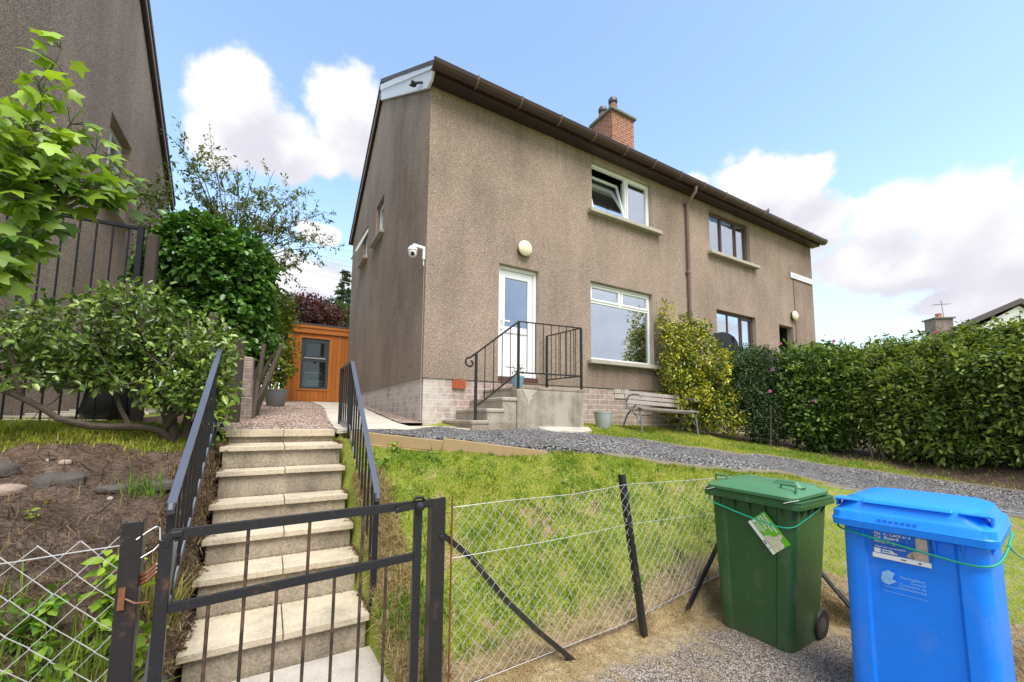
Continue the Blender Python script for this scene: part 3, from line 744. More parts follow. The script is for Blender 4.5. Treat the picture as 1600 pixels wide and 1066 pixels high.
fh = [(3.245, 4.06, .60, 2.63), (5.27, 7.02, 1.125, 2.685), (5.325, 7.07, 4.13, 5.19), (9.11, 10.85, 4.10, 5.20), (9.27, 10.95, 1.15, 2.69), (12.10, 12.86, .62, 2.66)]
gh = [(9.06, 9.84, 4.10, 4.98), (10.78, 11.50, 4.10, 4.95)]
m = MB(); hole_wall(m, (0, HY0, 0), UF, NF, HX1, .595, EZ, [(0, HX0, -9, 9)]+fh, .2)
hole_wall(m, (HX0, 0, 0), UG, NG, HY1, .595, EZ, [(0, HY0, -9, 9)]+gh, .2)
m.add([(HX0, HY0, EZ), (HX0, HY1, EZ), (HX0, 9.55, 7.72)], [(0, 1, 2)])
m.add([(HX1, HY0, -.6), (HX1, HY1, -.6), (HX1, HY1, EZ), (HX1, 9.55, 7.72), (HX1, HY0, EZ)], [(0, 1, 2, 3, 4)])
m.add([(HX0, HY1, -.6), (HX1, HY1, -.6), (HX1, HY1, EZ), (HX0, HY1, EZ)], [(0, 1, 2, 3)])
m.add([(HX0, HY0, .595), (HX1, HY0, .595), (HX1, HY0+.03, .595), (HX0, HY0+.03, .595)], [(0, 1, 2, 3)])
m.add([(HX0, HY0, .595), (HX0, HY1, .595), (HX0+.03, HY1, .595), (HX0+.03, HY0, .595)], [(0, 1, 2, 3)])
obj('wall', m, M_HARL, house)
for h in fh: m = MB(); reveals(m, OF, UF, NF, [h], .17); obj('reveal', m, M_REVEAL, house)
for h in gh: m = MB(); reveals(m, OG, UG, NG, [h], .17); obj('reveal', m, M_HARL, house)
m = MB(); m.add([(HX0+.02, HY0+.02, -.7), (HX1, HY0+.02, -.7), (HX1, HY0+.02, .596), (HX0+.02, HY0+.02, .596)], [(0, 1, 2, 3)])
m.add([(HX0+.02, HY0+.02, -.7), (HX0+.02, HY1, -.7), (HX0+.02, HY1, .596), (HX0+.02, HY0+.02, .596)], [(0, 1, 2, 3)])
obj('plinth', m, M_PLINTH, house)
# roof, verge and eaves
m = MB()
xa, xb = 1.88, 14.30
m.prism([(xa, 5.66, 5.45), (xa, 9.55, 8.06), (xa, 13.44, 5.45), (xa, 13.44, 5.37), (xa, 9.55, 7.96), (xa, 5.66, 5.37)], (xb-xa, 0, 0))
obj('roof', m, M_TILE, house)
m = MB()
m.prism([(1.905, 6.02, 5.25), (1.905, 9.60, 7.56), (1.905, 9.60, 7.93), (1.905, 5.74, 5.46), (1.905, 5.76, 5.36), (1.905, 5.86, 5.26)], (.04, 0, 0))
m.prism([(1.885, 5.74, 5.36), (1.885, 9.60, 7.80), (1.885, 9.60, 7.955), (1.885, 5.72, 5.475)], (.03, 0, 0))
b1 = obj('bargeboard', m, M_BARGE, house, bevel=.004); b1['label'] = 'white front bargeboard'
m = MB(); m.prism([(1.90, 9.60, 7.70), (1.90, 13.22, 5.32), (1.90, 13.40, 5.44), (1.90, 9.60, 7.96)], (.05, 0, 0))
b2 = obj('bargeboard', m, M_FASCIA, house); b2['label'] = 'dark rear bargeboard'
m = MB(); m.prism([(1.885, 9.60, 7.66), (1.885, 13.12, 5.35), (1.885, 13.20, 5.38), (1.885, 9.60, 7.74)], (.02, 0, 0)); obj('verge_trim', m, M_PINKB, house)
m = MB().box((1.95, 5.80, 5.30), (14.24, 5.995, 5.325)).box((1.95, 5.775, 5.29), (14.24, 5.80, 5.385))
obj('fascia', m, M_FASCIA, house)
gp_ = [(5.775, 5.47), (5.70, 5.445), (5.645, 5.475), (5.615, 5.53), (5.60, 5.60), (5.61, 5.605), (5.625, 5.54), (5.655, 5.49), (5.70, 5.462), (5.765, 5.485)]
gp_ = [(a, 5.385+(b-5.47)*.78-.03) for a, b in gp_]
gut = obj('gutter', MB().prism([(1.87, a, b) for a, b in gp_], (12.50, 0, 0)), M_GUTTER, house)
cl = [(5.775, 5.455), (5.698, 5.432), (5.635, 5.467), (5.603, 5.53), (5.588, 5.615), (5.60, 5.617), (5.615, 5.54), (5.65, 5.485), (5.70, 5.455), (5.77, 5.475)]
cl = [(a, 5.385+(b-5.47)*.78-.03) for a, b in cl]
for k in range(15):
    x = 2.6+k*.83; obj('gutter_bracket', MB().prism([(x, a, b) for a, b in cl], (.028, 0, 0)), M_CLIP, gut)
# downpipe with its swan neck
m = MB().tube([(8.2, 5.69, 5.34), (8.2, 5.70, 5.24), (8.2, 5.90, 5.05), (8.2, 5.945, 4.97), (8.2, 5.945, -.25)], .036, 10)
dp = obj('downpipe', m, M_PIPE, house, smooth=True)
for z in (5.0, 3.35, 1.75): obj('pipe_collar', MB().lathe((8.2, 5.945, z), [(.04, 0), (.047, .01), (.047, .06), (.04, .07)], 12).box((8.13, 5.96, z+.02), (8.27, 6.0, z+.05)), M_PIPE, dp)
# chimney
ch = obj('chimney', MB().box((8.9, 9.05, 6.9), (9.87, 9.99, 9.80)), M_CHIM, house)
obj('chimney_cap', MB().box((8.82, 8.97, 9.80), (9.95, 10.07, 9.90), .02), M_LEAD, ch)
for cx, cy in ((9.22, 9.32), (9.22, 9.80)):
    p = obj('chimney_pot', MB().lathe((cx, cy, 9.89), [(.13, 0), (.135, .03), (.115, .06), (.12, .30), (.14, .33), (.14, .36), (.105, .36)], 18), M_TERRA, ch, smooth=True)
    obj('cowl', MB().lathe((cx, cy, 10.25), [(.11, -.02), (.115, .10), (.145, .11), (.15, .20), (.12, .26), (.05, .285)], 18), M_COWL, p, smooth=True)
# air bricks in the plinth
m = MB()
for x in np.linspace(2.445, 2.655, 9): m.box((x, 5.978, .452), (x+.010, 6.0, .585))
for j in range(6): m.box((2.446, 5.977, .452+j*.0248), (2.664, 5.998, .461+j*.0248))
v = obj('air_brick', m, M_VENT, house); obj('vent_hole_shade', MB().box((2.446, 5.996, .453), (2.664, 6.03, .584)), M_DARK, v)  # near-black backing paints the shade inside the holes
obj('air_brick', MB().box((5.86, 6.0, .50), (6.05, 6.03, .59), .006).box((6.06, 6.0, .495), (6.26, 6.03, .59), .006).box((5.87, 6.0, .40), (6.24, 6.03, .488), .006), M_WHITEWASH, house)
# sills
def sill(x0, x1, z): return MB().box((x0, 5.88, z-.085), (x1, 6.14, z), .01)
def win(par, u0, u1, z0, z1, mt, lights, glass, kind='front', fw=.055):
    """frame with mullions, sashes and panes. lights: list of (u0,u1,z0,z1,sash)"""
    ax = (lambda a, b: ((a[0], 6.09+a[1], a[2]), (b[0], 6.09+b[1], b[2]))) if kind == 'front' else (lambda a, b: ((HX0+.09+a[1], a[0], a[2]), (HX0+.09+b[1], b[0], b[2])))
    f = MB()
    f.box(*ax((u0, 0, z0), (u1, .07, z0+fw)), .004); f.box(*ax((u0, 0, z1-fw), (u1, .07, z1)), .004)
    f.box(*ax((u0, 0, z0+fw), (u0+fw, .07, z1-fw)), .004); f.box(*ax((u1-fw, 0, z0+fw), (u1, .07, z1-fw)), .004)
    for k, (a, b, c, d, s) in enumerate(lights):
        if b < u1-fw-.01: f.box(*ax((b, .002, c), (b+fw*.8, .068, d)), .004)
        if d < z1-fw-.01 and k == 0: f.box(*ax((u0+fw, .001, d), (u1-fw, .069, d+fw*.8)), .004)
    fr = obj('window', f, mt, par)
    for a, b, c, d, s in lights:
        q = 0
        if s:
            w = .042; sm_ = MB(); y0 = -.012
            sm_.box(*ax((a, y0, c), (b, .03, c+w)), .004); sm_.box(*ax((a, y0, d-w), (b, .03, d)), .004); sm_.box(*ax((a, y0, c+w), (a+w, .03, d-w)), .004); sm_.box(*ax((b-w, y0, c+w), (b, .03, d-w)), .004)
            obj('sash', sm_, mt, fr); q = w
        obj('pane', MB().box(*ax((a+q, .02, c+q), (b-q, .028, d-q))), glass, fr)
    return fr
# lower white window: two top lights over one large pane
w = win(house, 5.275, 7.015, 1.13, 2.68, M_UPVC, [(5.33, 6.96, 1.185, 2.275, 0), (5.33, 6.125, 2.32, 2.625, 1), (6.17, 6.96, 2.32, 2.625, 1)], M_GLASS)
obj('sill', sill(5.17, 7.14, 1.125), M_SILL, house)
for x in (5.42, 6.27): obj('trickle_vent', MB().box((x, 6.065, 2.637), (x+.55, 6.09, 2.655), .003), M_UPVC, w)
m = MB()
for k in range(9):
    x = 6.62+k*.035; m.add([(x, 6.30+.03*(k % 2), 1.19), (x+.035, 6.30+.03*((k+1) % 2), 1.19), (x+.035, 6.30+.03*((k+1) % 2), 2.2), (x, 6.30+.03*(k % 2), 2.2)], [(0, 1, 2, 3)])
obj('curtain', m, M_CURTAIN, w)
# upper white window: left light tilted open, curtain behind the right light
w = win(house, 5.33, 7.065, 4.135, 5.185, M_UPVC, [(5.385, 6.33, 4.19, 5.13, 0), (6.375, 7.01, 4.19, 5.13, 1)], M_GLASS)
for o_ in list(w.children):                                   # the open sash replaces the fixed left pane
    if o_.name.startswith('pane'):
        bpy.data.objects.remove(o_); break
sa = R(-15); 
def tilt(p):
    y, z = p[1]-6.06, p[2]-4.20
    return (p[0], 6.06+y*math.cos(sa)-z*math.sin(sa), 4.20+y*math.sin(sa)+z*math.cos(sa))
sm_ = MB(); q = .05
for a, b in (((5.39, 6.05, 4.20), (6.32, 6.10, 4.25)), ((5.39, 6.05, 5.06), (6.32, 6.10, 5.11)), ((5.39, 6.05, 4.25), (5.44, 6.10, 5.06)), ((6.27, 6.05, 4.25), (6.32, 6.10, 5.06))): sm_.box(a, b, .004)
sm_.v = [tilt(p) for p in sm_.v]; sh_ = obj('sash', sm_, M_UPVC, w); sh_['label'] = 'tilted open white sash'
g_ = MB().box((5.44, 6.07, 4.25), (6.27, 6.078, 5.06)); g_.v = [tilt(p) for p in g_.v]; obj('pane', g_, M_GLASS, w)
obj('blind', MB().box((5.38, 6.42, 4.55), (6.34, 6.44, 5.15)), M_CURTAIN, w)
m = MB()
for k in range(16):
    x = 6.36+k*.045; m.add([(x, 6.24+.035*(k % 2), 4.17), (x+.045, 6.24+.035*((k+1) % 2), 4.17), (x+.045, 6.24+.035*((k+1) % 2), 5.15), (x, 6.24+.035*(k % 2), 5.15)], [(0, 1, 2, 3)])
obj('curtain', m, M_CURTAIN, w)
obj('sill', sill(5.21, 7.26, 4.128), M_SILL, house)
# brown windows of the far half
win(house, 9.115, 10.845, 4.105, 5.195, M_BROWNF, [(9.17, 9.70, 4.16, 5.14, 1), (9.745, 10.27, 4.16, 5.14, 0), (10.315, 10.79, 4.16, 5.14, 1)], M_GLASS)
obj('sill', sill(9.0, 11.08, 4.10), M_SILL, house)
win(house, 9.275, 10.945, 1.155, 2.685, M_BROWNF, [(9.33, 9.83, 1.21, 2.63, 0), (9.875, 10.36, 1.21, 2.63, 0), (10.405, 10.89, 1.21, 2.63, 1)], M_GLASS)
obj('sill', sill(9.17, 11.06, 1.15), M_SILL, house)
# gable windows
w = win(house, 9.065, 9.835, 4.105, 4.975, M_UPVC, [(9.12, 9.78, 4.16, 4.92, 1)], M_GLASS, 'gable')
obj('sill', MB().box((HX0-.10, 8.96, 4.02), (HX0+.1, 10.0, 4.095), .008), M_SILL, house)
w = win(house, 10.785, 11.495, 4.105, 4.945, M_UPVC, [(10.84, 11.44, 4.16, 4.89, 0)], M_GLASS, 'gable')
sm_ = MB(); sa2 = R(24)
for a, b in (((-.03, 10.80, -.80), (.01, 11.48, -.74)), ((-.03, 10.80, -.06), (.01, 11.48, 0)), ((-.03, 10.80, -.74), (.01, 10.86, -.06)), ((-.03, 11.42, -.74), (.01, 11.48, -.06))): sm_.box(a, b, .004)
sm_.v = [(HX0+.06+p[0]*math.cos(sa2)+p[2]*math.sin(sa2), p[1], 4.92-p[0]*math.sin(sa2)+p[2]*math.cos(sa2)) for p in sm_.v]
obj('sash', sm_, M_UPVC, w)
obj('sill', MB().box((HX0-.10, 10.70, 4.02), (HX0+.1, 11.62, 4.095), .008), M_SILL, house)
# white front door
f = MB().box((3.25, 6.08, .69), (3.31, 6.15, 2.625), .004).box((3.995, 6.08, .69), (4.055, 6.15, 2.625), .004).box((3.31, 6.08, 2.565), (3.995, 6.15, 2.625), .004)
fr = obj('door_frame', f, M_UPVC, house)
d = MB().box((3.315, 6.10, .70), (3.42, 6.145, 2.56), .004).box((3.885, 6.10, .70), (3.99, 6.145, 2.56), .004).box((3.42, 6.10, 2.43), (3.885, 6.145, 2.56), .004).box((3.42, 6.10, 1.46), (3.885, 6.145, 1.57), .004).box((3.42, 6.10, .70), (3.885, 6.145, .84), .004)
d.box((3.42, 6.115, .84), (3.885, 6.14, 1.46)).box((3.45, 6.105, .87), (3.64, 6.118, 1.43), .008).box((3.665, 6.105, .87), (3.855, 6.118, 1.43), .008)
door = obj('door', d, M_DOORW, house)
obj('pane', MB().box((3.42, 6.12, 1.57), (3.885, 6.128, 2.43)), M_GLASSD, door)
obj('handle', MB().box((3.338, 6.085, 1.50), (3.372, 6.102, 1.72), .006).box((3.345, 6.045, 1.64), (3.365, 6.09, 1.66)).box((3.345, 6.04, 1.638), (3.50, 6.055, 1.662), .005), M_UPVC, door)
obj('door_sill', MB().box((3.25, 6.02, .60), (4.055, 6.15, .692), .006), M_BROWNF, house)
# the recessed door of the far half
o_ = obj('door', MB().box((12.10, 6.75, .62), (12.86, 6.80, 2.66)).box((12.2, 6.72, .8), (12.76, 6.75, 1.5)).box((12.2, 6.72, 1.65), (12.76, 6.75, 2.5)), M_BROWNF, house); o_['label'] = 'dark recessed brown door'
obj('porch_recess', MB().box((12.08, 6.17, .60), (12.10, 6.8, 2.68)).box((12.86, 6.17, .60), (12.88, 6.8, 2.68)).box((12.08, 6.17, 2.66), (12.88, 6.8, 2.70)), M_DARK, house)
obj('movement_joint', MB().box((13.0, 5.993, .6), (13.022, 6.0, 4.12)), M_DARK, house)
# seal the interior so that rooms are dim
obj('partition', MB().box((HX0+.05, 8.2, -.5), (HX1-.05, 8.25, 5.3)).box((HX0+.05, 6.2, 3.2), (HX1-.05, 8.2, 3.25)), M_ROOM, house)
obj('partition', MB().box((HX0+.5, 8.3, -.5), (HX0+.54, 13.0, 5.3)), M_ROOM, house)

# ------------------------------------------------------------------ things fixed to the house
def wall_lamp(x, z, label):
    t = thing('wall_lamp', label, 'lamp', (x, 6, z), 'round bulkhead lamps above the doors')
    obj('lamp_base', MB().lathe((x, 5.999, z), [(.12, 0), (.125, .02), (.12, .05)], 24, 'Y'), M_COWL, t, smooth=True)
    obj('lamp_shade', MB().lathe((x, 5.949, z), [(.13, 0), (.138, .015), (.132, .04), (.10, .065), (.05, .078), (.01, .08)], 28, 'Y'), M_CREAM, t, smooth=True)
wall_lamp(3.72, 2.96, 'round cream lamp on the wall above the white front door')
wall_lamp(12.86, 2.99, 'round cream lamp on the wall above the dark recessed door')

t = thing('security_camera', 'white dome security camera on a bracket at the house corner', 'camera', (1.965, 6.06, 2.5))
bx = 1.965
obj('bracket', MB().box((bx-.04, 6.03, 2.42), (bx, 6.08, 2.635), .01).bar((bx-.02, 6.055, 2.61), (bx-.20, 6.03, 2.615), .048, .04).box((bx-.03, 6.045, 2.33), (bx-.01, 6.063, 2.42), .006), M_UPVC, t, bevel=.006)
hc = (bx-.205, 6.03, 2.50)
obj('housing', MB().lathe(hc, [(.022, .105), (.052, .08), (.074, .042), (.076, .026), (.064, .024), (.064, -.012)], 22), M_UPVC, t, smooth=True)
ball = MB().lathe((hc[0], hc[1], hc[2]-.02), [(.001, -.064)]+[(.064*math.cos(a), .064*math.sin(a)) for a in np.linspace(-1.4, 0, 8)], 22)
ball = obj('dome', ball, M_UPVC, t, smooth=True)
dl = -np.array(hc)/np.linalg.norm(hc); cc = np.array(hc)+dl*.046+np.array((0, 0, -.024))
obj('lens', MB().tube([cc, cc+dl*.028], [.032, .027], 16), M_LENS, ball)
tag(obj('camera_cable', MB().tube([(bx-.012, 6.05, 2.35), (bx-.010, 6.045, 1.4), (bx-.012, 6.04, .62), (bx-.005, 6.04, -.05)], .0045, 5), M_CABLE), 'thin pale cable running down the house corner below the camera', 'cable')

t = thing('floodlight', 'small black floodlight under the white bargeboard', 'floodlight', (1.9, 6.7, 5.75))
p0 = at(655, 129, X=1.86)
obj('mount', MB().tube([p0+(.05, -.05, -.02), p0+(0, 0, 0), p0+(-.05, .10, .03)], .022, 6), M_COWL, t)
obj('lamp_head', MB().obox(p0+(-.05, .10, .03), (0, .85, .5), (1, 0, 0), (0, -.5, .85), (-.02, -.06, -.035), (.15, .035, .035)), M_BLACK, t, bevel=.008)
obj('lens', MB().obox(p0+(-.05, .10, .03), (0, .85, .5), (1, 0, 0), (0, -.5, .85), (0, -.064, -.025), (.13, -.058, .025)), M_SIGN, t)

t = thing('street_sign', 'narrow white name sign high on the far right corner of the house', 'sign', (13.5, 6, 4.2))
obj('plate', MB().box((12.85, 5.965, 4.125), (14.12, 5.995, 4.29), .004), M_SIGN, t)
m = MB()
x = 12.95
for w_ in (.10, .07, .09, .09, .05, .09, 0, .08, .09, .06, .09, .08):
    if w_: m.box((x, 5.961, 4.175), (x+w_*.72, 5.966, 4.235), .001)
    x += .095
obj('lettering', m, M_PRINTB if False else m_plain('faded_letter', (.52, .56, .62), .5, .1), t)

t = thing('satellite_dish', 'dark grey satellite dish in front of the lower brown window', 'dish', (9.15, 6, 1.7))
cd = at(1131, 541, Y=5.55); nd = np.array((-.55, -.80, .22)); nd /= np.linalg.norm(nd)
ux = np.cross(nd, (0, 0, 1)); ux /= np.linalg.norm(ux); uz = np.cross(ux, nd)
rings = []
for r, h in ((.02, -.06), (.14, -.05), (.26, -.025), (.34, 0), (.345, .012), (.335, .014)):
    rings.append([cd+ux*r*math.cos(a)*.93+uz*r*math.sin(a)+nd*h for a in np.linspace(0, 2*math.pi, 29)[:-1]])
obj('reflector', MB().loft(rings, True), M_DISH, t, smooth=True)
obj('arm', MB().tube([cd-uz*.33-nd*.03, cd-uz*.38+nd*.35, cd-uz*.05+nd*.48], .012, 6).lathe(cd-uz*.05+nd*.46, [(.03, 0), (.035, .05), (.02, .08)], 10), M_DISH, t)
obj('wall_bracket', MB().tube([cd-nd*.05, cd-nd*.05+(0, .2, 0), (cd[0], 6.0, cd[2])], .02, 8).box((cd[0]-.06, 5.98, cd[2]-.08), (cd[0]+.06, 6.0, cd[2]+.08)), M_DISH, t)

t = thing('bird', 'small dark bird perched on the gutter of the house', 'bird', at(1198, 336, Y=5.7))
b0 = at(1198, 336, Y=5.66)
bd = MB().tube([b0+(-.13, 0, .03), b0+(-.07, 0, .06), b0+(0, 0, .09), b0+(.06, 0, .13), b0+(.085, 0, .17), b0+(.10, 0, .185), b0+(.125, 0, .18)], [.008, .022, .05, .045, .026, .024, .004], 8)
bd.tube([b0+(.0, -.012, .06), b0+(.0, -.012, .0)], .004, 4); bd.tube([b0+(.0, .012, .06), b0+(.0, .012, .0)], .004, 4)
obj('bird_body', bd, M_BIRD, t, smooth=True)

# ------------------------------------------------------------------ porch steps and their iron rail
t = thing('porch_steps', 'worn concrete porch with side steps below the white front door', 'steps', (2.31, 4.95, -.2))
obj('landing_block', MB().box((2.995, 4.95, -.6), (4.19, 6.02, .405), .008), M_PORCH, t)
lt = MB().prism([(2.985, 5.12, .405), (3.06, 5.08, .405), (3.12, 5.13, .405), (3.22, 5.06, .405), (3.30, 4.945, .405), (4.195, 4.945, .405), (4.195, 6.02, .405), (2.985, 6.02, .405)], (0, 0, .04))
obj('landing_top', lt, M_PORCHTOP, t, bevel=.006)
for k, (a, b, zt) in enumerate(((2.31, 2.56, -.035), (2.53, 2.80, .125), (2.765, 3.0, .285))):
    obj('step', MB().box((a, 4.955+.003*k, -.6), (2.99, 6.02, zt-.03 if k else zt-.02), .01).box((a-.01, 4.945, zt-.06), (b, 6.02, zt), .015), M_PORCHTOP if k == 0 else M_PORCH, t)
dm = MB(); 
pts = [(3.06, .40), (3.33, .405), (3.29, .355), (3.25, .33), (3.235, .27), (3.20, .245), (3.195, .19), (3.17, .175), (3.165, .25), (3.13, .30), (3.10, .36)]
dm.prism([(a, 4.944, b) for a, b in pts], (0, .007, 0)); o_ = obj('broken_corner', dm, M_WHITEWASH, t); o_['label'] = 'pale broken corner where the render has come away'
fm = MB(); fp = []
for k, x in enumerate(np.linspace(3.35, 4.30, 16)): fp.append((x, 4.93-.10*math.sin(k/15*math.pi)-random.uniform(0, .05), 0))
fm.prism([(a, b, tz(a, b)-.05) for a, b, _ in fp]+[(4.30, 4.97, -.22), (3.35, 4.97, -.2)], (0, 0, .095)); obj('footing', fm, M_WHITEWASH, t, bevel=.015)

t = thing('porch_railing', 'black wrought iron railing with a scrolled end around the porch', 'railing', (3.0, 4.98, -.03))
ya = 4.975
A, B_, Cc = np.array((2.36, ya, .86)), np.array((3.02, ya, 1.375)), np.array((4.165, ya, 1.415)); Dd = np.array((4.165, 5.90, 1.44))
sc = [A+(-.115, 0, -.085)]
cs = A+np.array((-.085, 0, -.135))
scroll = [A, A+np.array((-.09, 0, -.068))]+[cs+np.array((math.cos(a), 0, math.sin(a)))*r_ for a, r_ in zip(np.linspace(2.2, 7.6, 14), np.linspace(.075, .022, 14))]
obj('handrail', MB().tube([B_]+scroll, .013, 6).bar(A, B_, .03, .014).bar(B_, Cc, .03, .014).bar(Cc, Dd, .03, .014), M_PORCHRAIL, t)
obj('bottom_rail', MB().bar((2.37, ya, .145), (3.02, ya, .64), .02, .02).bar((3.02, ya, .64), (4.165, ya, .655), .02, .02).bar((4.165, ya, .655), (4.165, 5.9, .665), .02, .02), M_PORCHRAIL, t)
for p, zb in ((A, -.04), (B_, .41), (Cc, .34), (Dd, .44)):
    obj('post', MB().box((p[0]-.016, p[1]-.016, zb), (p[0]+.016, p[1]+.016, p[2]-.004), .002), M_PORCHRAIL, t)
for k in range(1, 5):
    p = A+(B_-A)*k/5; obj('baluster', MB().tube([p, (p[0], ya, .145+(p[0]-2.37)*.757)], .007, 6), M_PORCHRAIL, t)
for k in range(1, 8):
    p = B_+(Cc-B_)*k/8; obj('baluster', MB().tube([p, (p[0], ya, .648)], .007, 6), M_PORCHRAIL, t)
for k in range(1, 7):
    p = Cc+(Dd-Cc)*k/7; obj('baluster', MB().tube([p, (p[0], p[1], .66)], .007, 6), M_PORCHRAIL, t)

def pot(x, y, z, r, h, m_, label, name='plant_pot', rim=.02):
    t = thing(name, label, 'plant pot', (x, y, z))
    obj('pot_body', MB().lathe((x, y, z), [(r*.68, 0), (r*.72, .01), (r*.97, h-rim*1.6), (r, h-rim*1.5), (r*1.03, h), (r*.95, h), (r*.90, h-.05)], 30), m_, t, smooth=True)
    obj('soil', MB().lathe((x, y, z+h-.055), [(r*.9, -.01), (r*.9, 0), (r*.4, .012)], 18), M_SOIL, t)
    return t
pot(4.905, 5.3, -.165, .155, .285, M_POT, 'empty pale grey plant pot on the grass beside the porch')
pot(.115, 9.5, .185, .215, .335, M_POTG, 'dark grey plant pot on the pink chippings near the orange shed')
potb = pot(3.155, 5.22, .445, .10, .17, M_POTB, 'small blue plant pot on the porch landing')

# ------------------------------------------------------------------ bench
t = thing('garden_bench', 'weathered slatted garden bench with scrolled iron ends by the house wall', 'bench', (6.2, 5.3, -.25))
L0, L1 = np.array((5.60, 0, 0)), np.array((6.93, -.14, -.055))
ub = (L1-L0)/np.linalg.norm(L1-L0); Lb = np.linalg.norm(L1-L0)
base = np.array((5.60, 5.13, -.225)); vb = np.array((.10, .99, .02)); vb /= np.linalg.norm(vb); wb = np.cross(ub, vb)
if wb[2] < 0: wb = -wb
bp = lambda u, v, w_: base+ub*u+vb*v+wb*w_
for k in range(5):
    v0 = -.04+k*.085; zz = .415-.03*math.sin(k/4*math.pi)+(.01 if k == 0 else 0)
    m = MB(); m.obox(bp(-.04, v0, zz-.012), ub, vb, wb, (0, 0, 0), (Lb+.08, .07, .024)); obj('seat_slat', m, M_WOODB, t, bevel=.004)
tb = np.array((0, .24, .97)); 
for k in range(3):
    w0 = .50+k*.085; m = MB(); pb2 = bp(-.02, .355+(w0-.42)*.26, w0)
    m.obox(pb2, ub, vb*.97-wb*.24, wb*.97+vb*.24, (0, -.012, 0), (Lb+.04, .012, .07)); obj('back_slat', m, M_WOODB, t, bevel=.004)
for u in (0, Lb):
    m = MB(); T_ = lambda pts, r=.016: m.tube([bp(u, a, b) for a, b in pts], r, 6)
    T_([(-.05, .0), (-.035, .12), (-.01, .26), (.02, .37), (.05, .41)]); T_([(.46, -.01), (.42, .14), (.34, .30), (.24, .385), (.05, .40), (-.04, .40)])
    T_([(.30, .40), (.36, .44), (.40, .56), (.45, .78)], .014)
    T_([(.39, .54), (.33, .63), (.20, .67), (.05, .66), (-.01, .61)], .013); T_([(.34, .61), (.38, .50), (.30, .42), (.17, .42), (.12, .49)], .011)
    T_([(.05, .40), (.10, .46), (.18, .45), (.17, .40)], .010); T_([(.0, .16), (.12, .30), (.22, .38)], .009)
    obj('bench_end', m, M_CAST, t)
m = MB().tube([bp(0, .17, .30), bp(Lb, .17, .30)], .008, 6); obj('stretcher', m, M_CAST, t)

# ------------------------------------------------------------------ gate, gate posts, chain link fences
gt = thing('garden_gate', 'low black rusty metal gate closed across the steps', 'gate', (.2, 2.2, -1.48))
g0, g1 = -.325, .715
m = MB().box((g0-.022, 2.185, -1.46), (g0+.022, 2.215, -.50), .003)
m.bar((g0+.012, 2.2, -.485), (.78, 2.2, -.462), .018, .042).tube([(g0, 2.2, -.53), (g0+.002, 2.2, -.502), (g0+.018, 2.2, -.486), (g0+.05, 2.2, -.484)], .021, 6)
m.box((.696, 2.185, -1.46), (.738, 2.215, -.47), .003)
m.bar((g0+.02, 2.2, -.775), (.70, 2.2, -.728), .016, .040).bar((g0+.02, 2.2, -1.42), (.70, 2.2, -1.42), .016, .04)
obj('frame', m, M_GATE, gt, bevel=.003)
for k, x in enumerate((-.17, -.045, .078, .198, .318, .438, .560)):
    top = -.49 if k in (1, 3, 5) else -.755+.047*(x-g0)/1.03
    obj('gate_bar', MB().tube([(x, 2.2, -1.42), (x, 2.2, top)], .0075, 8), M_GATEBAR, gt)
obj('latch', MB().bar((.60, 2.176, -.475), (.86, 2.176, -.448), .008, .032).lathe((.716, 2.170, -.468), [(.014, 0), (.023, .006), (.024, .014), (.016, .026), (.004, .030)], 14, 'Y').lathe((.60, 2.172, -.478), [(.008, 0), (.014, .006), (.008, .014)], 10, 'Y').tube([(.685, 2.18, -.435), (.70, 2.18, -.425), (.735, 2.18, -.425), (.745, 2.19, -.44)], .008, 6), M_POST, gt)
tag(obj('gate_post', MB().box((-.462, 2.175, -1.6), (-.398, 2.18, -.418), .001).box((-.403, 2.18, -1.6), (-.397, 2.24, -.418)).box((-.462, 2.18, -1.6), (-.456, 2.235, -.422)), M_POST), 'rusty black channel post left of the gate, holding the hinges', 'gate post')
tag(obj('gate_post', MB().box((.785, 2.17, -1.6), (.862, 2.176, -.437)).box((.785, 2.176, -1.6), (.791, 2.24, -.44)).lathe((.84, 2.165, -.64), [(.005, 0), (.012, .004), (.008, .01)], 10, 'Y'), M_POST), 'rusty black angle iron post right of the gate, where the latch bar ends', 'gate post')
h = MB()
for z in (-.605, -.62, -.635): h.tube([(-.40, 2.20, z-.03), (-.375, 2.185, z-.015), (-.35, 2.19, z+.01), (-.335, 2.2, z+.02)], .007, 6)
h.tube([(-.43, 2.165, -.70), (-.40, 2.16, -.72), (-.36, 2.175, -.73)], .004, 5); h.box((-.452, 2.166, -.74), (-.432, 2.176, -.66))
tag(obj('gate_tie', h, M_RUST), 'rusty twisted hinge wire between the gate and its left post', 'wire tie')
tag(obj('metal_strip', MB().obox((-.385, 2.30, -1.55), (1, 0, 0), (0, 1, 0), (.06, .0, .99), (-.02, -.003, 0), (.022, .003, 1.02)), M_ANGLE), 'flat galvanised steel strip standing behind the left gate post', 'metal strip')

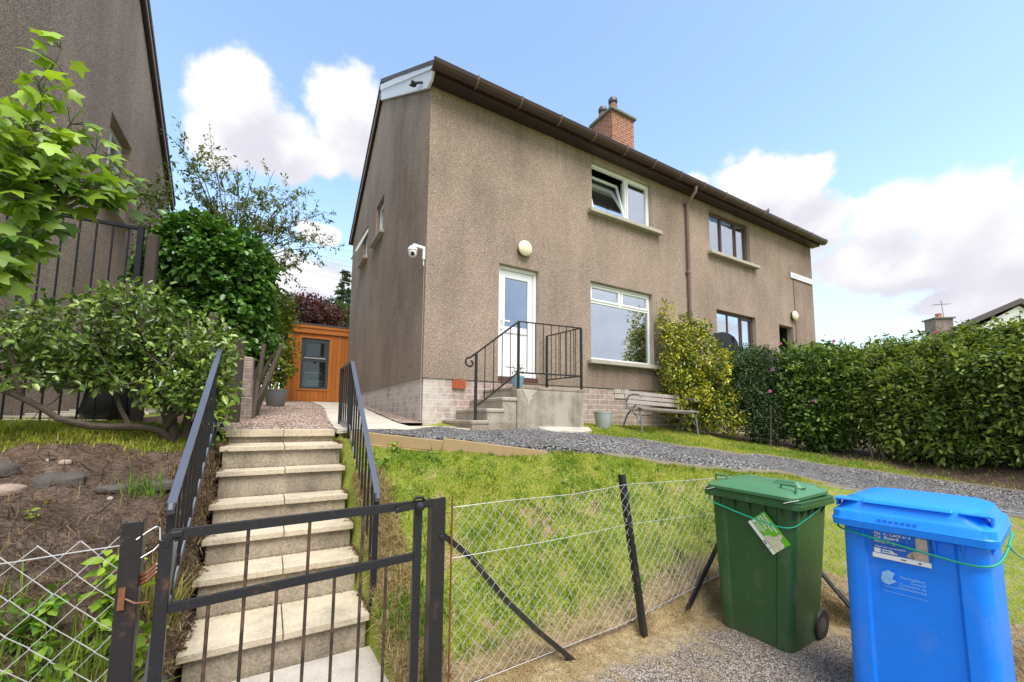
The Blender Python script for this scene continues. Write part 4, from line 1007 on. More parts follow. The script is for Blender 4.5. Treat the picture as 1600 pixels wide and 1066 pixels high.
def chain_link(parent, P0, P1, ztop, zbot, cell=.039, r=.0015, seed=1, sag=.012, skip=None):
    """woven diamond mesh between P0 and P1 (plan); ztop/zbot functions of t in 0..1"""
    P0, P1 = np.array(P0, float), np.array(P1, float); L = np.linalg.norm(P1-P0); d = (P1-P0)/L; nrm = np.array((-d[1], d[0])); q = np.random.default_rng(seed)
    nc = int(L/cell)-1; m = MB(); o1, o2, o3 = q.uniform(0, 6, 3); hs = cell*1.04
    for c in range(nc+1):
        zt0 = ztop(min(1, c*cell/L)); zb0 = zbot(min(1, c*cell/L)); rows_ = int((zt0-zb0)/hs)
        pts = []
        for k in range(rows_+1):
            s_ = (c+((k+c) % 2)*1.0)*cell+q.normal(0, cell*.03); s_ = min(max(s_, 0), L)
            tt = s_/L; z = ztop(tt)-(zt0-zb0)*k/max(1, rows_)+q.normal(0, cell*.03)
            w_ = sag*(math.sin(s_*3.1+o1)+.7*math.sin(z*5+s_*1.7+o2))+(.003 if k % 2 else -.003)
            s2 = s_+cell*.22*math.sin(z*4+s_*2.3+o3)
            pts.append((*(P0+d*s2+nrm*w_), z))
        if len(pts) > 1: m.tube(pts, r, 4, caps=False)
    obj('mesh', m, M_GALV, parent, smooth=True)
def line_wire(parent, pts, m_=None, r=.0016, name='line_wire'): return obj(name, MB().tube(pts, r, 5), m_ or M_GALV, parent, smooth=True)

t = thing('chain_link_fence', 'chain link fence between the gate and the green bin, leaning iron post and struts', 'fence', (2.2, 2.2, -1.5))
zt = lambda q: float(np.interp(q, [0, .12, .30, .48, .75, 1], [-.495, -.49, -.495, -.465, -.485, -.49])); zb = lambda q: float(np.interp(q, [0, .45, .8, 1], [-1.47, -1.42, -1.30, -1.24]))
chain_link(t, (.915, 2.2), (3.74, 2.2), zt, zb, seed=3)
xs_ = np.linspace(.915, 3.74, 24)
line_wire(t, [(x, 2.195, zt((x-.915)/2.825)-.002) for x in xs_]); line_wire(t, [(x, 2.195, float(np.interp(x, [.915, 1.6, 2.3, 3.74], [-.77, -.768, -.748, -.79]))) for x in xs_]); line_wire(t, [(x, 2.195, zb((x-.915)/2.825)+.01) for x in xs_])
for z, e in ((-.488, .003), (-.525, -.004), (-.77, .0)): line_wire(t, [(.862, 2.17, z), (.89, 2.19, z+.004), (.918, 2.198, z+e)], M_RUSTWIRE, .0022, 'tie_wire')
obj('end_bar', MB().tube([(.914, 2.2, -1.5), (.912, 2.2, -.435)], .0055, 6), M_RUST, t)
obj('strut', MB().tube([(.85, 2.215, -.63), (1.05, 2.24, -.80), (1.28, 2.235, -1.08), (1.50, 2.20, -1.30), (1.76, 2.17, -1.53)], .02, 4), M_POST, t)
p_ = MB().bar((2.36, 2.14, -1.56), (2.235, 2.215, -.40), .045, .006, (0, 1, 0)).bar((2.342, 2.15, -1.56), (2.215, 2.225, -.40), .006, .04, (0, 1, 0))
o_ = obj('fence_post', p_, M_POST, t); o_['label'] = 'leaning iron fence post'
cp_ = obj('fence_post', MB().box((3.73, 2.18, -1.6), (3.79, 2.24, -.52), .004), M_POST, t); cp_['label'] = 'corner post behind the green bin'
obj('strut', MB().bar((3.72, 2.21, -.62), (2.77, 2.185, -1.55), .045, .012, (0, 1, 0)), M_POST, t)

t = thing('chain_link_fence', 'chain link fence behind the blue bin, along the right edge of the tarmac', 'fence', (3.76, 1, -1.5))
zt2 = lambda q: -.49-.05*q; zb2 = lambda q: -1.26+0*q
chain_link(t, (3.76, 2.18), (3.76, -.8), zt2, zb2, seed=9)
ys_ = np.linspace(2.18, -.8, 20)
line_wire(t, [(3.76, y, zt2((2.18-y)/2.98)) for y in ys_]); line_wire(t, [(3.76, y, -.83) for y in ys_]); line_wire(t, [(3.76, y, -1.25) for y in ys_])
obj('strut', MB().bar((3.765, 2.17, -.62), (3.765, 1.30, -1.55), .012, .05, (1, 0, 0)), M_POST, t)

t = thing('chain_link_fence', 'sagging chain link fence left of the gate, in front of the soil bank', 'fence', (-1, 2.2, -1.5))
zt3 = lambda q: -.505-.02*math.sin(q*30)*.3; zb3 = lambda q: -1.42
chain_link(t, (-.462, 2.2), (-2.2, 2.2), lambda q: -.478, zb3, cell=.055, r=.0021, seed=5, sag=.018)
line_wire(t, [(-.46, 2.19, -.505), (-.6, 2.19, -.512), (-.75, 2.19, -.522), (-1.1, 2.19, -.53), (-2.2, 2.19, -.50)], r=.0022)
line_wire(t, [(-.415, 2.17, -.485), (-.385, 2.19, -.462), (-.362, 2.2, -.448), (-.352, 2.21, -.455), (-.345, 2.2, -.515), (-.36, 2.19, -.535), (-.40, 2.18, -.56)], r=.0024, name='loose_wire')

# ------------------------------------------------------------------ wheelie bins
def rrect(w, d, r, z, n=5, rec=0.0, rw=.55):
    """rounded rectangle ring, front is -y; rec pushes the middle of the front back"""
    pts = []
    for cx, cy, a0 in ((w/2-r, -d/2+r, -90), (w/2-r, d/2-r, 0), (-w/2+r, d/2-r, 90), (-w/2+r, -d/2+r, 180)):
        for k in range(n+1):
            a = R(a0+90*k/n); pts.append((cx+r*math.cos(a), cy+r*math.sin(a), z))
    for x in (-rw*w/2-.006, -rw*w/2+.006, rw*w/2-.006, rw*w/2+.006):
        pts.append((x, -d/2+(rec if abs(x) < rw*w/2 else 0), z))
    return pts
def text_mesh(body, size, align='LEFT', bold=0.0, lead=1.0, shear=0.0):
    cu = bpy.data.curves.new('txt', 'FONT'); cu.body = body; cu.size = size; cu.align_x = align; cu.offset = bold; cu.space_line = lead; cu.shear = shear; cu.resolution_u = 3
    o = bpy.data.objects.new('txt', cu); C.objects.link(o); dg = bpy.context.evaluated_depsgraph_get(); dg.update()
    me = bpy.data.meshes.new_from_object(o.evaluated_get(dg)); vs = [tuple(v.co) for v in me.vertices]; fs = [tuple(p.vertices) for p in me.polygons]
    bpy.data.objects.remove(o); bpy.data.meshes.remove(me); return vs, fs
def flat(mb, data, ox, oz, y, ang=0.0, yfun=None):
    """lay 2D geometry on the front face of a bin: (x,z) plane at y"""
    vs, fs = data; c, s = math.cos(ang), math.sin(ang); out = []
    for v in vs:
        X = ox+v[0]*c-v[1]*s; Z = oz+v[0]*s+v[1]*c; out.append((X, (yfun(Z) if yfun else 0)+y, Z))
    return mb.add(out, fs)
def rect2(x0, y0, x1, y1, n=1):
    vs = []; fs = []
    for i in range(n+1): t = i/n; vs += [(x0+(x1-x0)*t, y0), (x0+(x1-x0)*t, y1)]
    for i in range(n): fs.append((2*i, 2*i+2, 2*i+3, 2*i+1))
    return vs, fs
def wheelie_bin(label, cx, cy, yw, tilt, w, d, wb, db, H, mb_, ml_, ri=0.0):
    t = thing('wheelie_bin', label, 'wheelie bin', (cx, cy, ZS+.024), 'wheelie bins on the tarmac', rot=(0, 0, R(yw)))
    t.rotation_euler = (Matrix.Rotation(R(yw), 4, 'Z')@Matrix.Rotation(R(tilt), 4, 'Y')).to_euler()
    lerp = lambda a, b, q: a+(b-a)*q
    rings = []
    for z, q in ((0.0, -.035), (.012, 0), (.25, .27), (.5, .53), (.75, .78), (H-.055, .965)):
        rings.append(order(rrect(lerp(wb, w-.075, max(q, -.1)), lerp(db, d-.075, max(q, -.1)), .055, z, 5, .013, .62)))
    body = obj('body', MB().loft(rings), mb_, t, smooth=True)
    # collar with ribs, then the rim
    wt, dt = w-.075, d-.075
    obj('rim', MB().loft([order(rrect(wt*.985, dt*.985, .05, H-.06, 5)), order(rrect(w-.03-ri, d-.03-ri, .05, H-.057, 5)), order(rrect(w-ri, d-ri, .05, H-.050, 5)), order(rrect(w+.002-ri, d+.002-ri, .05, H-.024, 5)), order(rrect(w-.012-ri, d-.012-ri, .05, H-.022, 5)), order(rrect(w-.008-ri, d-.008-ri, .05, H-.003, 5)), order(rrect(w-.018-ri, d-.018-ri, .05, H, 5))]), mb_, t, smooth=True)
    for k in range(5):
        x = (-.36+.18*k)*wt; rb = MB().prism([(x-.004, -dt/2-.024, H-.05), (x-.004, -dt/2+.012, H-.05), (x-.004, -dt/2+.012, H-.135)], (.008, 0, 0)); obj('collar_rib', rb, mb_, body)
    for sgn in (-1, 1):
        for k in range(4):
            y = (-.3+.2*k)*dt; rb = MB().prism([(sgn*(wt/2+.024), y-.004, H-.05), (sgn*(wt/2-.012), y-.004, H-.05), (sgn*(wt/2-.012), y-.004, H-.135)], (0, .008, 0)); obj('collar_rib', rb, mb_, body)
    for sgn in (-1, 1):
        c0 = (sgn*(wb/2-.005), db/2-.015, .10)
        ty = obj('wheel', MB().lathe(c0, [(.060, -.024), (.092, -.026), (.10, -.016), (.10, .016), (.092, .026), (.060, .024)], 28, 'X'), M_BLACK, t, smooth=True)
        obj('rim', MB().lathe(c0, [(.02, -.03), (.06, -.022), (.06, .022), (.02, .03)], 20, 'X'), M_COWL, ty, smooth=True)
    obj('axle', MB().tube([(-wb/2-.01, db/2-.015, .10), (wb/2+.01, db/2-.015, .10)], .011, 8), M_COWL, t)
    obj('handle_bar', MB().tube([(-w*.36, d/2-.005, H-.02), (-w*.36, d/2+.055, H-.01), (w*.36, d/2+.055, H-.01), (w*.36, d/2-.005, H-.02)], .014, 8), mb_, t)
    yf = lambda z: -lerp(db, d-.075, z/(H-.055)*.965)/2
    return t, yf
def order(pts):
    """sort ring points by angle so inserted recess points fall in sequence"""
    return sorted(pts, key=lambda p: math.atan2(p[1], p[0]))

GW, GD, GH = .66, .58, .99
gb, gyf = wheelie_bin('green wheelie bin with a tilted recycling sticker, roped to the fence', 3.20, 1.76, -87.5, 1.6, GW, GD, .475, .44, GH, M_GBIN, M_GLID)
lid = MB().loft([order(rrect(GW-.075, GD-.06, .06, GH+.002, 6)), order(rrect(GW-.045, GD-.035, .06, GH+.010, 6)), order(rrect(GW-.040, GD-.030, .06, GH+.030, 6)), order(rrect(GW-.055, GD-.045, .06, GH+.038, 6)), order(rrect(GW-.10, GD-.10, .08, GH+.046, 6)), order(rrect(GW-.15, GD-.15, .08, GH+.066, 6)), order(rrect(GW-.28, GD-.26, .08, GH+.075, 6)), order(rrect(GW-.40, GD-.36, .06, GH+.076, 6))])
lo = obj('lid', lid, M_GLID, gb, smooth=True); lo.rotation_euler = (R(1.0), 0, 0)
for sx in (-1, 1):
    x = sx*(GW/2-.10); g = MB().tube([(x-.045, -.175, GH+.055), (x-.045, -.175, GH+.098), (x+.045, -.175, GH+.098), (x+.045, -.175, GH+.055)], .009, 8)
    obj('grip', g, M_GLID, lo, smooth=True)
obj('lid_ridge', MB().loft([order(rrect(.20, .10, .03, GH+.07, 4)), order(rrect(.13, .06, .02, GH+.105, 4))]), M_GLID, lo, smooth=True).location = (.17, -.03, 0)
for x in (-.245, .285): obj('cable_tie', MB().bar((x-.04, -GD/2-.004, GH-.012), (x+.04, -GD/2+.01, GH+.02), .012, .004), M_STICKW, gb)
a_ = R(-48.5); sx, sz = .128, .755
stk = MB(); flat(stk, rect2(-.12, -.05, .12, .073, 6), sx, sz, -.004, a_, gyf); sticker = obj('sticker', stk, M_STICKG, gb)
q = MB(); flat(q, rect2(-.12, -.075, .12, -.05, 6), sx, sz, -.0045, a_, gyf); obj('sticker_border', q, M_STICKW, sticker)
q = MB(); flat(q, text_mesh('Plastics, Metals\nand Cartons\nRecycling', .023, 'LEFT', .0006, .95), -.0+sx+(-.112*math.cos(a_)-.045*math.sin(a_)), sz+(-.112*math.sin(a_)+.045*math.cos(a_)), -.006, a_, gyf); obj('lettering', q, M_STICKW, sticker)
q = MB()
for k, (a, b) in enumerate(((-.112, -.01), (-.085, -.02), (-.085, -.035))): flat(q, rect2(a, -.018-k*.011, b, -.014-k*.011), sx, sz, -.006, a_, gyf)
flat(q, rect2(-.114, -.042, -.094, -.022), sx, sz, -.006, a_, gyf); obj('small_print', q, M_STICKW, sticker)
q = MB(); flat(q, ([(.0, -.045), (.118, -.045), (.118, .02), (.10, .035), (.075, .03), (.06, .065), (.04, .062), (.038, .01), (.015, -.005)], [tuple(range(9))]), sx, sz, -.006, a_, gyf); obj('picture', q, M_PHOTO2, sticker)
q = MB(); flat(q, rect2(.02, -.068, .05, -.058), sx, sz, -.006, a_, gyf); flat(q, ([(.07, -.068), (.084, -.068), (.077, -.056)], [(0, 1, 2)]), sx, sz, -.006, a_, gyf); obj('emblem', q, M_DARKINK, sticker)

BW, BD, BH = .60, .66, 1.0
bb, byf = wheelie_bin('tall blue wheelie bin with a cardboard recycling sticker at the right edge', 3.04, .858, -83.5, 0, BW, BD, .545, .52, BH, M_BBIN, M_BLID, .03)
lid = MB().loft([order(rrect(BW-.03, BD-.03, .05, BH-.048, 6)), order(rrect(BW-.002, BD-.002, .05, BH-.046, 6)), order(rrect(BW+.006, BD+.006, .05, BH-.012, 6)), order(rrect(BW-.004, BD-.004, .05, BH-.006, 6)), order(rrect(BW-.010, BD-.010, .05, BH+.026, 6)), order(rrect(BW-.025, BD-.025, .06, BH+.034, 6)), order(rrect(BW-.05, BD-.05, .08, BH+.046, 6)), order(rrect(BW-.08, BD-.085, .10, BH+.088, 6)), order(rrect(BW-.15, BD-.18, .10, BH+.106, 6)), order(rrect(BW-.36, BD-.40, .06, BH+.110, 6))])
lo = obj('lid', lid, M_BLID, bb, smooth=True)
hd = MB().prism([(-.165, -BD/2+.022, BH+.083), (-.165, -BD/2+.035, BH+.098), (-.165, -BD/2+.13, BH+.113), (-.165, -BD/2+.16, BH+.09)], (.33, 0, 0)).box((-.165, -BD/2+.055, BH+.05), (.165, -BD/2+.09, BH+.09))
obj('lid_handle', hd, M_BLID, lo, bevel=.005)
for x in (-.235, .235):
    s_ = MB().box((x-.052, -BD/2+.03, BH+.080), (x+.052, -BD/2+.13, BH+.092), .004).box((x-.052, -BD/2+.06, BH+.045), (x-.042, -BD/2+.12, BH+.085)).box((x+.042, -BD/2+.06, BH+.045), (x+.052, -BD/2+.12, BH+.085))
    obj('grip', s_, M_BLID, lo, bevel=.003)
vents = MB()
for k in range(7): vents.box((-.10+k*.022, -BD/2-.002, BH+.006), (-.10+k*.022+.012, -BD/2+.01, BH+.014))
obj('moulded_marks', vents, M_BLID, lo)
stk = MB(); sx, sz = -.03, .885
flat(stk, rect2(-.108, -.05, .108, .075, 4), sx, sz, -.003, 0, byf); sticker = obj('sticker', stk, M_STICKB, bb)
q = MB(); flat(q, rect2(-.108, -.073, .108, -.05, 4), sx, sz, -.0035, 0, byf); obj('sticker_border', q, M_STICKW, sticker)
q = MB(); flat(q, text_mesh('Paper, Card and\nCardboard\nRecycling', .021, 'LEFT', .0006, .92), sx-.096, sz+.045, -.005, 0, byf)
flat(q, text_mesh('Pàipear, cairt agus cairt-bhòrd', .0095, 'LEFT', .0002), sx-.096, sz-.018, -.005, 0, byf); obj('lettering', q, M_STICKW, sticker)
q = MB(); flat(q, ([(.04, -.048), (.10, -.048), (.10, .055), (.06, .058), (.058, -.005), (.035, -.02)], [tuple(range(6))]), sx, sz, -.005, 0, byf); flat(q, ([(.02, -.04), (.05, -.048), (.05, -.015), (.04, -.015)], [tuple(range(4))]), sx, sz, -.005, 0, byf); obj('picture', q, M_PHOTO, sticker)
q = MB(); flat(q, rect2(-.10, -.047, -.075, -.024), sx, sz, -.005, 0, byf)
for k, (a, b) in enumerate(((-.07, -.03), (-.07, -.012))): flat(q, rect2(a, -.032-k*.011, b, -.027-k*.011), sx, sz, -.005, 0, byf)
flat(q, ([( -.03+.011*math.cos(a), -.039+.007*math.sin(a)) for a in np.linspace(0, 6.28, 13)[:-1]], [tuple(range(12))]), sx, sz, -.005, 0, byf); obj('small_print', q, M_STICKW, sticker)
q = MB(); flat(q, ([(.062, -.067), (.076, -.067), (.069, -.055)], [(0, 1, 2)]), sx, sz, -.005, 0, byf); flat(q, rect2(.0, -.064, .02, -.059), sx, sz, -.005, 0, byf); obj('emblem', q, M_DARKINK, sticker)
pr_ = MB(); X0_, Z0_ = -.108, .665
flat(pr_, text_mesh('The Highland\nCouncil\nComhairle na\nGàidhealtachd', .0175, 'RIGHT', .0001, 1.0), X0_+.16, Z0_+.066, -.003, 0, byf)
flat(pr_, rect2(0, -.012, .165, -.010), X0_, Z0_, -.003, 0, byf)
flat(pr_, ([(0, .025), (.006, .006), (.03, .0), (.062, .024), (.044, .032), (.056, .062), (.03, .072), (.008, .058)], [(0, 1, 2, 4), (2, 3, 4), (0, 4, 5, 6, 7)]), X0_-.005, Z0_+.022, -.003, 0, byf)
flat(pr_, rect2(.005, .012, .06, .014), X0_, Z0_, -.003, 0, byf)
obj('printed_emblem', pr_, M_PRINTB, bb)

def bin_pts(root, pts):
    Mx = root.rotation_euler.to_matrix(); return [np.array(Mx@Vector(p)+root.location) for p in pts]
r1_ = bin_pts(gb, [(-.30, -.18, .955), (-.298, -.278, .90), (-.255, -.297, .893), (-.13, -.292, .868), (0, -.288, .842), (.12, -.286, .825), (.235, -.287, .815), (.282, -.255, .82), (.292, -.12, .858), (.298, .05, .90), (.30, .20, .945)])
tag(obj('rope', MB().tube(smooth3(r1_), .0045, 6), M_ROPE, smooth=True), 'thin green rope sagging around the green bin', 'rope')
r2_ = bin_pts(bb, [(-.30, -.1, .955), (-.292, -.27, .935), (-.26, -.312, .928), (-.12, -.312, .908), (.02, -.310, .888), (.14, -.308, .870), (.235, -.305, .862), (.283, -.275, .872), (.305, -.17, .91), (.318, -.06, .965), (.318, .02, .985)])
r3_ = bin_pts(bb, [(.312, -.12, .945), (.325, -.05, .90), (.36, .10, .84), (.42, .35, .80), (.46, .62, .78)])
tag(obj('rope', MB().tube(smooth3(r2_), .0055, 6).tube(smooth3(r3_), .0035, 6), M_ROPE, smooth=True), 'thicker green rope tied around the blue bin with its tail to the fence', 'rope')

# ------------------------------------------------------------------ neighbouring house on the left
NX = -2.40
nb = thing('neighbour_house', 'brown pebble dashed gable of the neighbouring house at the left edge', 'house', (NX, 5.2, 0))
nh = [(8.50, 9.62, 3.35, 4.78)]
m = MB(); hole_wall(m, (NX, 0, 0), (0, 1, 0), (1, 0, 0), 12.55, -.6, 5.3, [(0, 5.2, -9, 9)]+nh, .2)
m.add([(NX, 5.2, 5.3), (NX, 12.55, 5.3), (NX, 8.87, 7.62)], [(0, 1, 2)])
m.add([(NX-9, 5.2, -.6), (NX, 5.2, -.6), (NX, 5.2, 5.3), (NX-9, 5.2, 5.3)], [(0, 1, 2, 3)]); m.add([(NX-9, 12.55, -.6), (NX, 12.55, -.6), (NX, 12.55, 5.3), (NX-9, 12.55, 5.3)], [(0, 1, 2, 3)])
obj('wall', m, M_HARL2, nb)
m = MB(); reveals(m, (NX, 0, 0), (0, 1, 0), (1, 0, 0), nh, .22); obj('reveal', m, M_HARL2, nb)
obj('roof', MB().prism([(NX+.09, 4.85, 5.33), (NX+.09, 8.87, 7.95), (NX+.09, 12.95, 5.33), (NX+.09, 12.95, 5.24), (NX+.09, 8.87, 7.83), (NX+.09, 4.85, 5.24)], (-9.5, 0, 0)), M_TILE, nb)
obj('bargeboard', MB().prism([(NX+.02, 8.87, 7.62), (NX+.02, 12.86, 5.06), (NX+.02, 12.97, 5.24), (NX+.02, 8.87, 7.86)], (.05, 0, 0)).prism([(NX+.02, 8.87, 7.62), (NX+.02, 4.9, 5.06), (NX+.02, 4.8, 5.24), (NX+.02, 8.87, 7.86)], (.05, 0, 0)), M_FASCIA, nb)
obj('verge_trim', MB().prism([(NX+.07, 8.87, 7.66), (NX+.07, 12.80, 5.13), (NX+.07, 12.85, 5.18), (NX+.07, 8.87, 7.72)], (.015, 0, 0)), M_PINKB, nb)
f = MB()
for a, b in (((8.51, 3.36), (9.61, 3.43)), ((8.51, 4.70), (9.61, 4.77)), ((8.51, 3.43), (8.58, 4.70)), ((9.54, 3.43), (9.61, 4.70)), ((9.02, 3.43), (9.08, 4.70))): f.box((NX-.20, a[0], a[1]), (NX-.13, b[0], b[1]), .005)
w = obj('window', f, M_UPVC, nb)
for a, b in ((8.58, 9.02), (9.08, 9.54)): obj('pane', MB().box((NX-.17, a, 3.43), (NX-.162, b, 4.70)), M_GLASS, w)
obj('sill', MB().box((NX-.05, 8.42, 3.27), (NX+.09, 9.7, 3.345), .008), M_SILL, nb)
obj('partition', MB().box((NX-1.5, 5.3, -.5), (NX-1.45, 12.5, 5.2)), M_ROOM, nb)

# iron fence and posts in front of it
t = thing('iron_fence', 'tall black iron bar fence in front of the neighbouring gable', 'fence', (-1.8, 5.6, -.1))
for z, w_ in ((1.945, .035), (.78, .03), (-.085, .045)): obj('rail', MB().box((-2.38, 5.585, z-w_/2), (-1.285, 5.615, z+w_/2), .003), M_FENCEIRON, t)
for k in range(9):
    x = -2.33+k*.122; obj('fence_bar', MB().box((x-.007, 5.593, -.08), (x+.007, 5.607, 1.94), .002), M_FENCEIRON, t)
obj('post', MB().box((-1.285, 5.575, -.3), (-1.235, 5.625, 1.98), .004), M_FENCEIRON, t)
G = 'dark weathered timber posts along the boundary'
for x, y, z0, z1, w_, lb in ((-1.17, 5.66, -.3, 1.92, .10, 'dark timber post at the right end of the iron fence'), (-.61, 5.85, -.3, 1.19, .085, 'dark timber post standing in front of the ivy'), (-.355, 6.05, -.3, .95, .12, 'dark timber post behind the top of the left railing')):
    tag(obj('timber_post', MB().box((x-w_/2, y-w_/2, z0), (x+w_/2, y+w_/2, z1), .012), M_POSTW), lb, 'post', G)
bgm = MB()
prof = [(.18, 0), (.22, .05), (.24, .25), (.20, .45), (.24, .60), (.18, .72), (.05, .76)]
bgm.lathe((-1.42, 5.95, -.05), prof, 14); bgm.lathe((-1.75, 5.92, .25), [(.05, .0), (.2, .06), (.24, .2), (.2, .33), (.04, .38)], 12)
bgm.v = [(x+.05*math.sin(z*13+x*9), y+.04*math.sin(x*17+z*7), z) for x, y, z in bgm.v]
tag(obj('covered_barbecue', bgm, M_BAG, smooth=True), 'black sheeted bundle behind the iron fence, under the shrub', 'bundle')

m = MB()
for k in range(6): m.box((-2.39, 5.68+k*.6, -.095+k*.03), (-1.42, 6.27+k*.6, -.055+k*.03), .006)
structure(obj('side_path', m, M_SLAB), 'pale concrete path between the iron fence and the neighbouring gable')
# brick pillar under the ivy
t = thing('brick_pillar', 'old stub of brick wall with bare stems under the ivy', 'wall', (-.32, 6.6, -.1))
obj('brickwork', MB().box((-.46, 6.45, -.3), (-.19, 6.75, .24), .012).box((-.44, 6.5, .24), (-.21, 7.6, .78), .015).box((-.42, 6.75, -.3), (-.2, 8.2, .5), .012), M_PILLAR, t)
mb = MB(); q_ = np.random.default_rng(12)
for k in range(9):
    a = np.array((-.30+q_.uniform(-.08, .16), 6.62+q_.uniform(0, .5), -.05)); b = np.array((.02+q_.uniform(-.2, .12), 7.2+q_.uniform(-.3, .3), 1.05)); pts_ = [a, a*.6+b*.4+q_.normal(0, .06, 3), b]
    t_ = np.linspace(0, 2, 8); mb.tube(smooth3(pts_, 10), list(np.linspace(q_.uniform(.025, .06), .02, 10)), 6)
obj('vine_stems', mb, M_BARK, t)

# ------------------------------------------------------------------ orange garden room
sh = thing('garden_shed', 'orange stained timber shed with a grey window behind the house', 'shed', (.4, 13.6, .43))
sx0, sx1, sy0, sy1 = .40, 3.0, 13.6, 16.2
m = MB().box((sx0, sy0, .40), (.742, sy0+.05, 2.50)).box((1.50, sy0, .40), (sx1, sy0+.05, 2.50)).box((.742, sy0, 2.32), (1.50, sy0+.05, 2.50)).box((.742, sy0, .40), (1.50, sy0+.05, .80))
m.box((sx0, sy0+.05, .40), (sx0+.05, sy1, 2.5)).box((sx1-.05, sy0+.05, .40), (sx1, sy1, 2.5)).box((sx0+.05, sy1-.05, .40), (sx1-.05, sy1, 2.5))
obj('wall', m, M_SHED, sh)
obj('corner_trim', MB().box((sx0-.012, sy0-.014, .40), (sx0+.085, sy0, 2.49), .003), M_SHEDT, sh)
obj('fascia', MB().box((sx0-.06, sy0-.05, 2.47), (sx1+.06, sy0-.02, 2.66), .004).box((sx0-.06, sy0-.075, 2.62), (sx1+.06, sy0-.05, 2.75), .004), M_SHEDT, sh)
obj('roof', MB().prism([(sx0-.07, sy0-.08, 2.755), (sx0-.07, sy1+.1, 2.56), (sx0-.07, sy1+.1, 2.50), (sx0-.07, sy0-.08, 2.70)], (sx1-sx0+.14, 0, 0)), M_TILE, sh)
ms = MB(); rr = np.random.default_rng(4)
M_GREYF = m_plain('grey_frame', (.055, .065, .075), .4, .05)
f = MB()
for a, b in (((.742, .80), (1.50, .87)), ((.742, 2.25), (1.50, 2.32)), ((.742, .87), (.82, 2.25)), ((1.42, .87), (1.50, 2.25)), ((.82, 1.62), (1.42, 1.72))): f.box((a[0], sy0+.01, a[1]), (b[0], sy0+.07, b[1]), .004)
w = obj('window', f, M_GREYF, sh)
s_ = MB()
for a, b in (((.82, 1.72), (1.42, 1.78)), ((.82, 2.19), (1.42, 2.25)), ((.82, 1.78), (.88, 2.19)), ((1.36, 1.78), (1.42, 2.19))): s_.box((a[0], sy0, a[1]), (b[0], sy0+.05, b[1]), .004)
obj('sash', s_, M_GREYF, w)
obj('glazing_bar', MB().box((.83, sy0-.004, 1.715), (1.41, sy0, 1.735)), M_SIGN, w)
for a, b in ((.87, 1.62), (1.78, 2.19)): obj('pane', MB().box((.82, sy0+.03, a), (1.42, sy0+.036, b)), M_GLASSS, w)
obj('window_trim', MB().box((.68, sy0-.02, .755), (1.56, sy0, .80), .004).box((.68, sy0-.016, 2.32), (1.56, sy0, 2.37), .004).box((.69, sy0-.016, .80), (.742, sy0, 2.32), .004).box((1.50, sy0-.016, .80), (1.55, sy0, 2.32), .004), M_SHEDT, sh)
obj('seat', MB().box((.95, 14.0, .85), (1.5, 14.5, 1.12), .08).box((.95, 14.4, 1.1), (1.5, 14.55, 1.5), .06), m_plain('teal_fabric', (.10, .18, .15), .8), sh)
obj('table', MB().box((.9, 13.95, 1.30), (1.35, 14.3, 1.33)), M_SLAB, sh)

# ------------------------------------------------------------------ house far right, overhead wires, stones
fh_ = thing('bungalow', 'distant white gabled house with a dark roof and chimney beyond the hedge', 'house', at(1520, 560, D=30))
Dd_ = 30.0; back = np.array((6.5, 4.0, 0.0))
g = [at(1405, 560, D=Dd_), at(1470, 541, D=Dd_), at(1592, 478, D=Dd_), at(1760, 560, D=Dd_), at(1760, 640, D=Dd_), at(1405, 640, D=Dd_)]
obj('wall', MB().prism(g, back), M_NEIGHW, fh_)
rf = MB(); off = -np.array(back)/np.linalg.norm(back)*.25
for pa, pb in (((1408, 547), (1592, 467)), ((1592, 467), (1770, 545))):
    a, b = at(*pa, D=Dd_), at(*pb, D=Dd_); rf.prism([a+off, b+off, b+off+(0, 0, -.38), a+off+(0, 0, -.38)], back-2*off)
rf_ = obj('roof', rf, M_TILE, fh_)
c0 = at(1465, 541, D=Dd_+1.2); c1 = at(1489, 497.5, D=Dd_+1.2); cw = (c1-c0)[:2]; ln = np.linalg.norm(cw); cu_ = np.array((*cw/ln, 0)); cv = np.array((-cu_[1], cu_[0], 0))
cb = obj('chimney', MB().obox(c0, cu_, cv, (0, 0, 1), (0, 0, -.5), (ln, ln*.9, c1[2]-c0[2])), M_PILLAR, rf_)
obj('chimney_cap', MB().obox(c0, cu_, cv, (0, 0, 1), (-.12, -.12, c1[2]-c0[2]), (ln+.12, ln*.9+.12, c1[2]-c0[2]+.10)), M_LEAD, rf_)
pc = c0+cu_*ln*.5+cv*ln*.4
obj('chimney_pot', MB().lathe((pc[0], pc[1], c1[2]+.1), [(.20, 0), (.21, .1), (.18, .15), (.20, .38), (.15, .38)], 14), M_TERRA, rf_)
a0 = pc+np.array((0, 0, c1[2]-c0[2])); ae = MB().tube([a0+cu_*.35+(0, 0, -.1), a0+cu_*.25+(0, 0, 1.55)], .022, 5); ax_ = a0+cu_*.27+np.array((0, 0, 1.2))
ae.tube([ax_-cu_*.6, ax_+cu_*.55+(0, 0, .05)], .016, 4)
for k in range(6): ae.tube([ax_+cu_*(-.5+.2*k)-cv*.22, ax_+cu_*(-.5+.2*k)+cv*.22], .01, 4)
tag(obj('aerial', ae, M_CAST), 'thin television aerial on the chimney of the distant house', 'aerial')
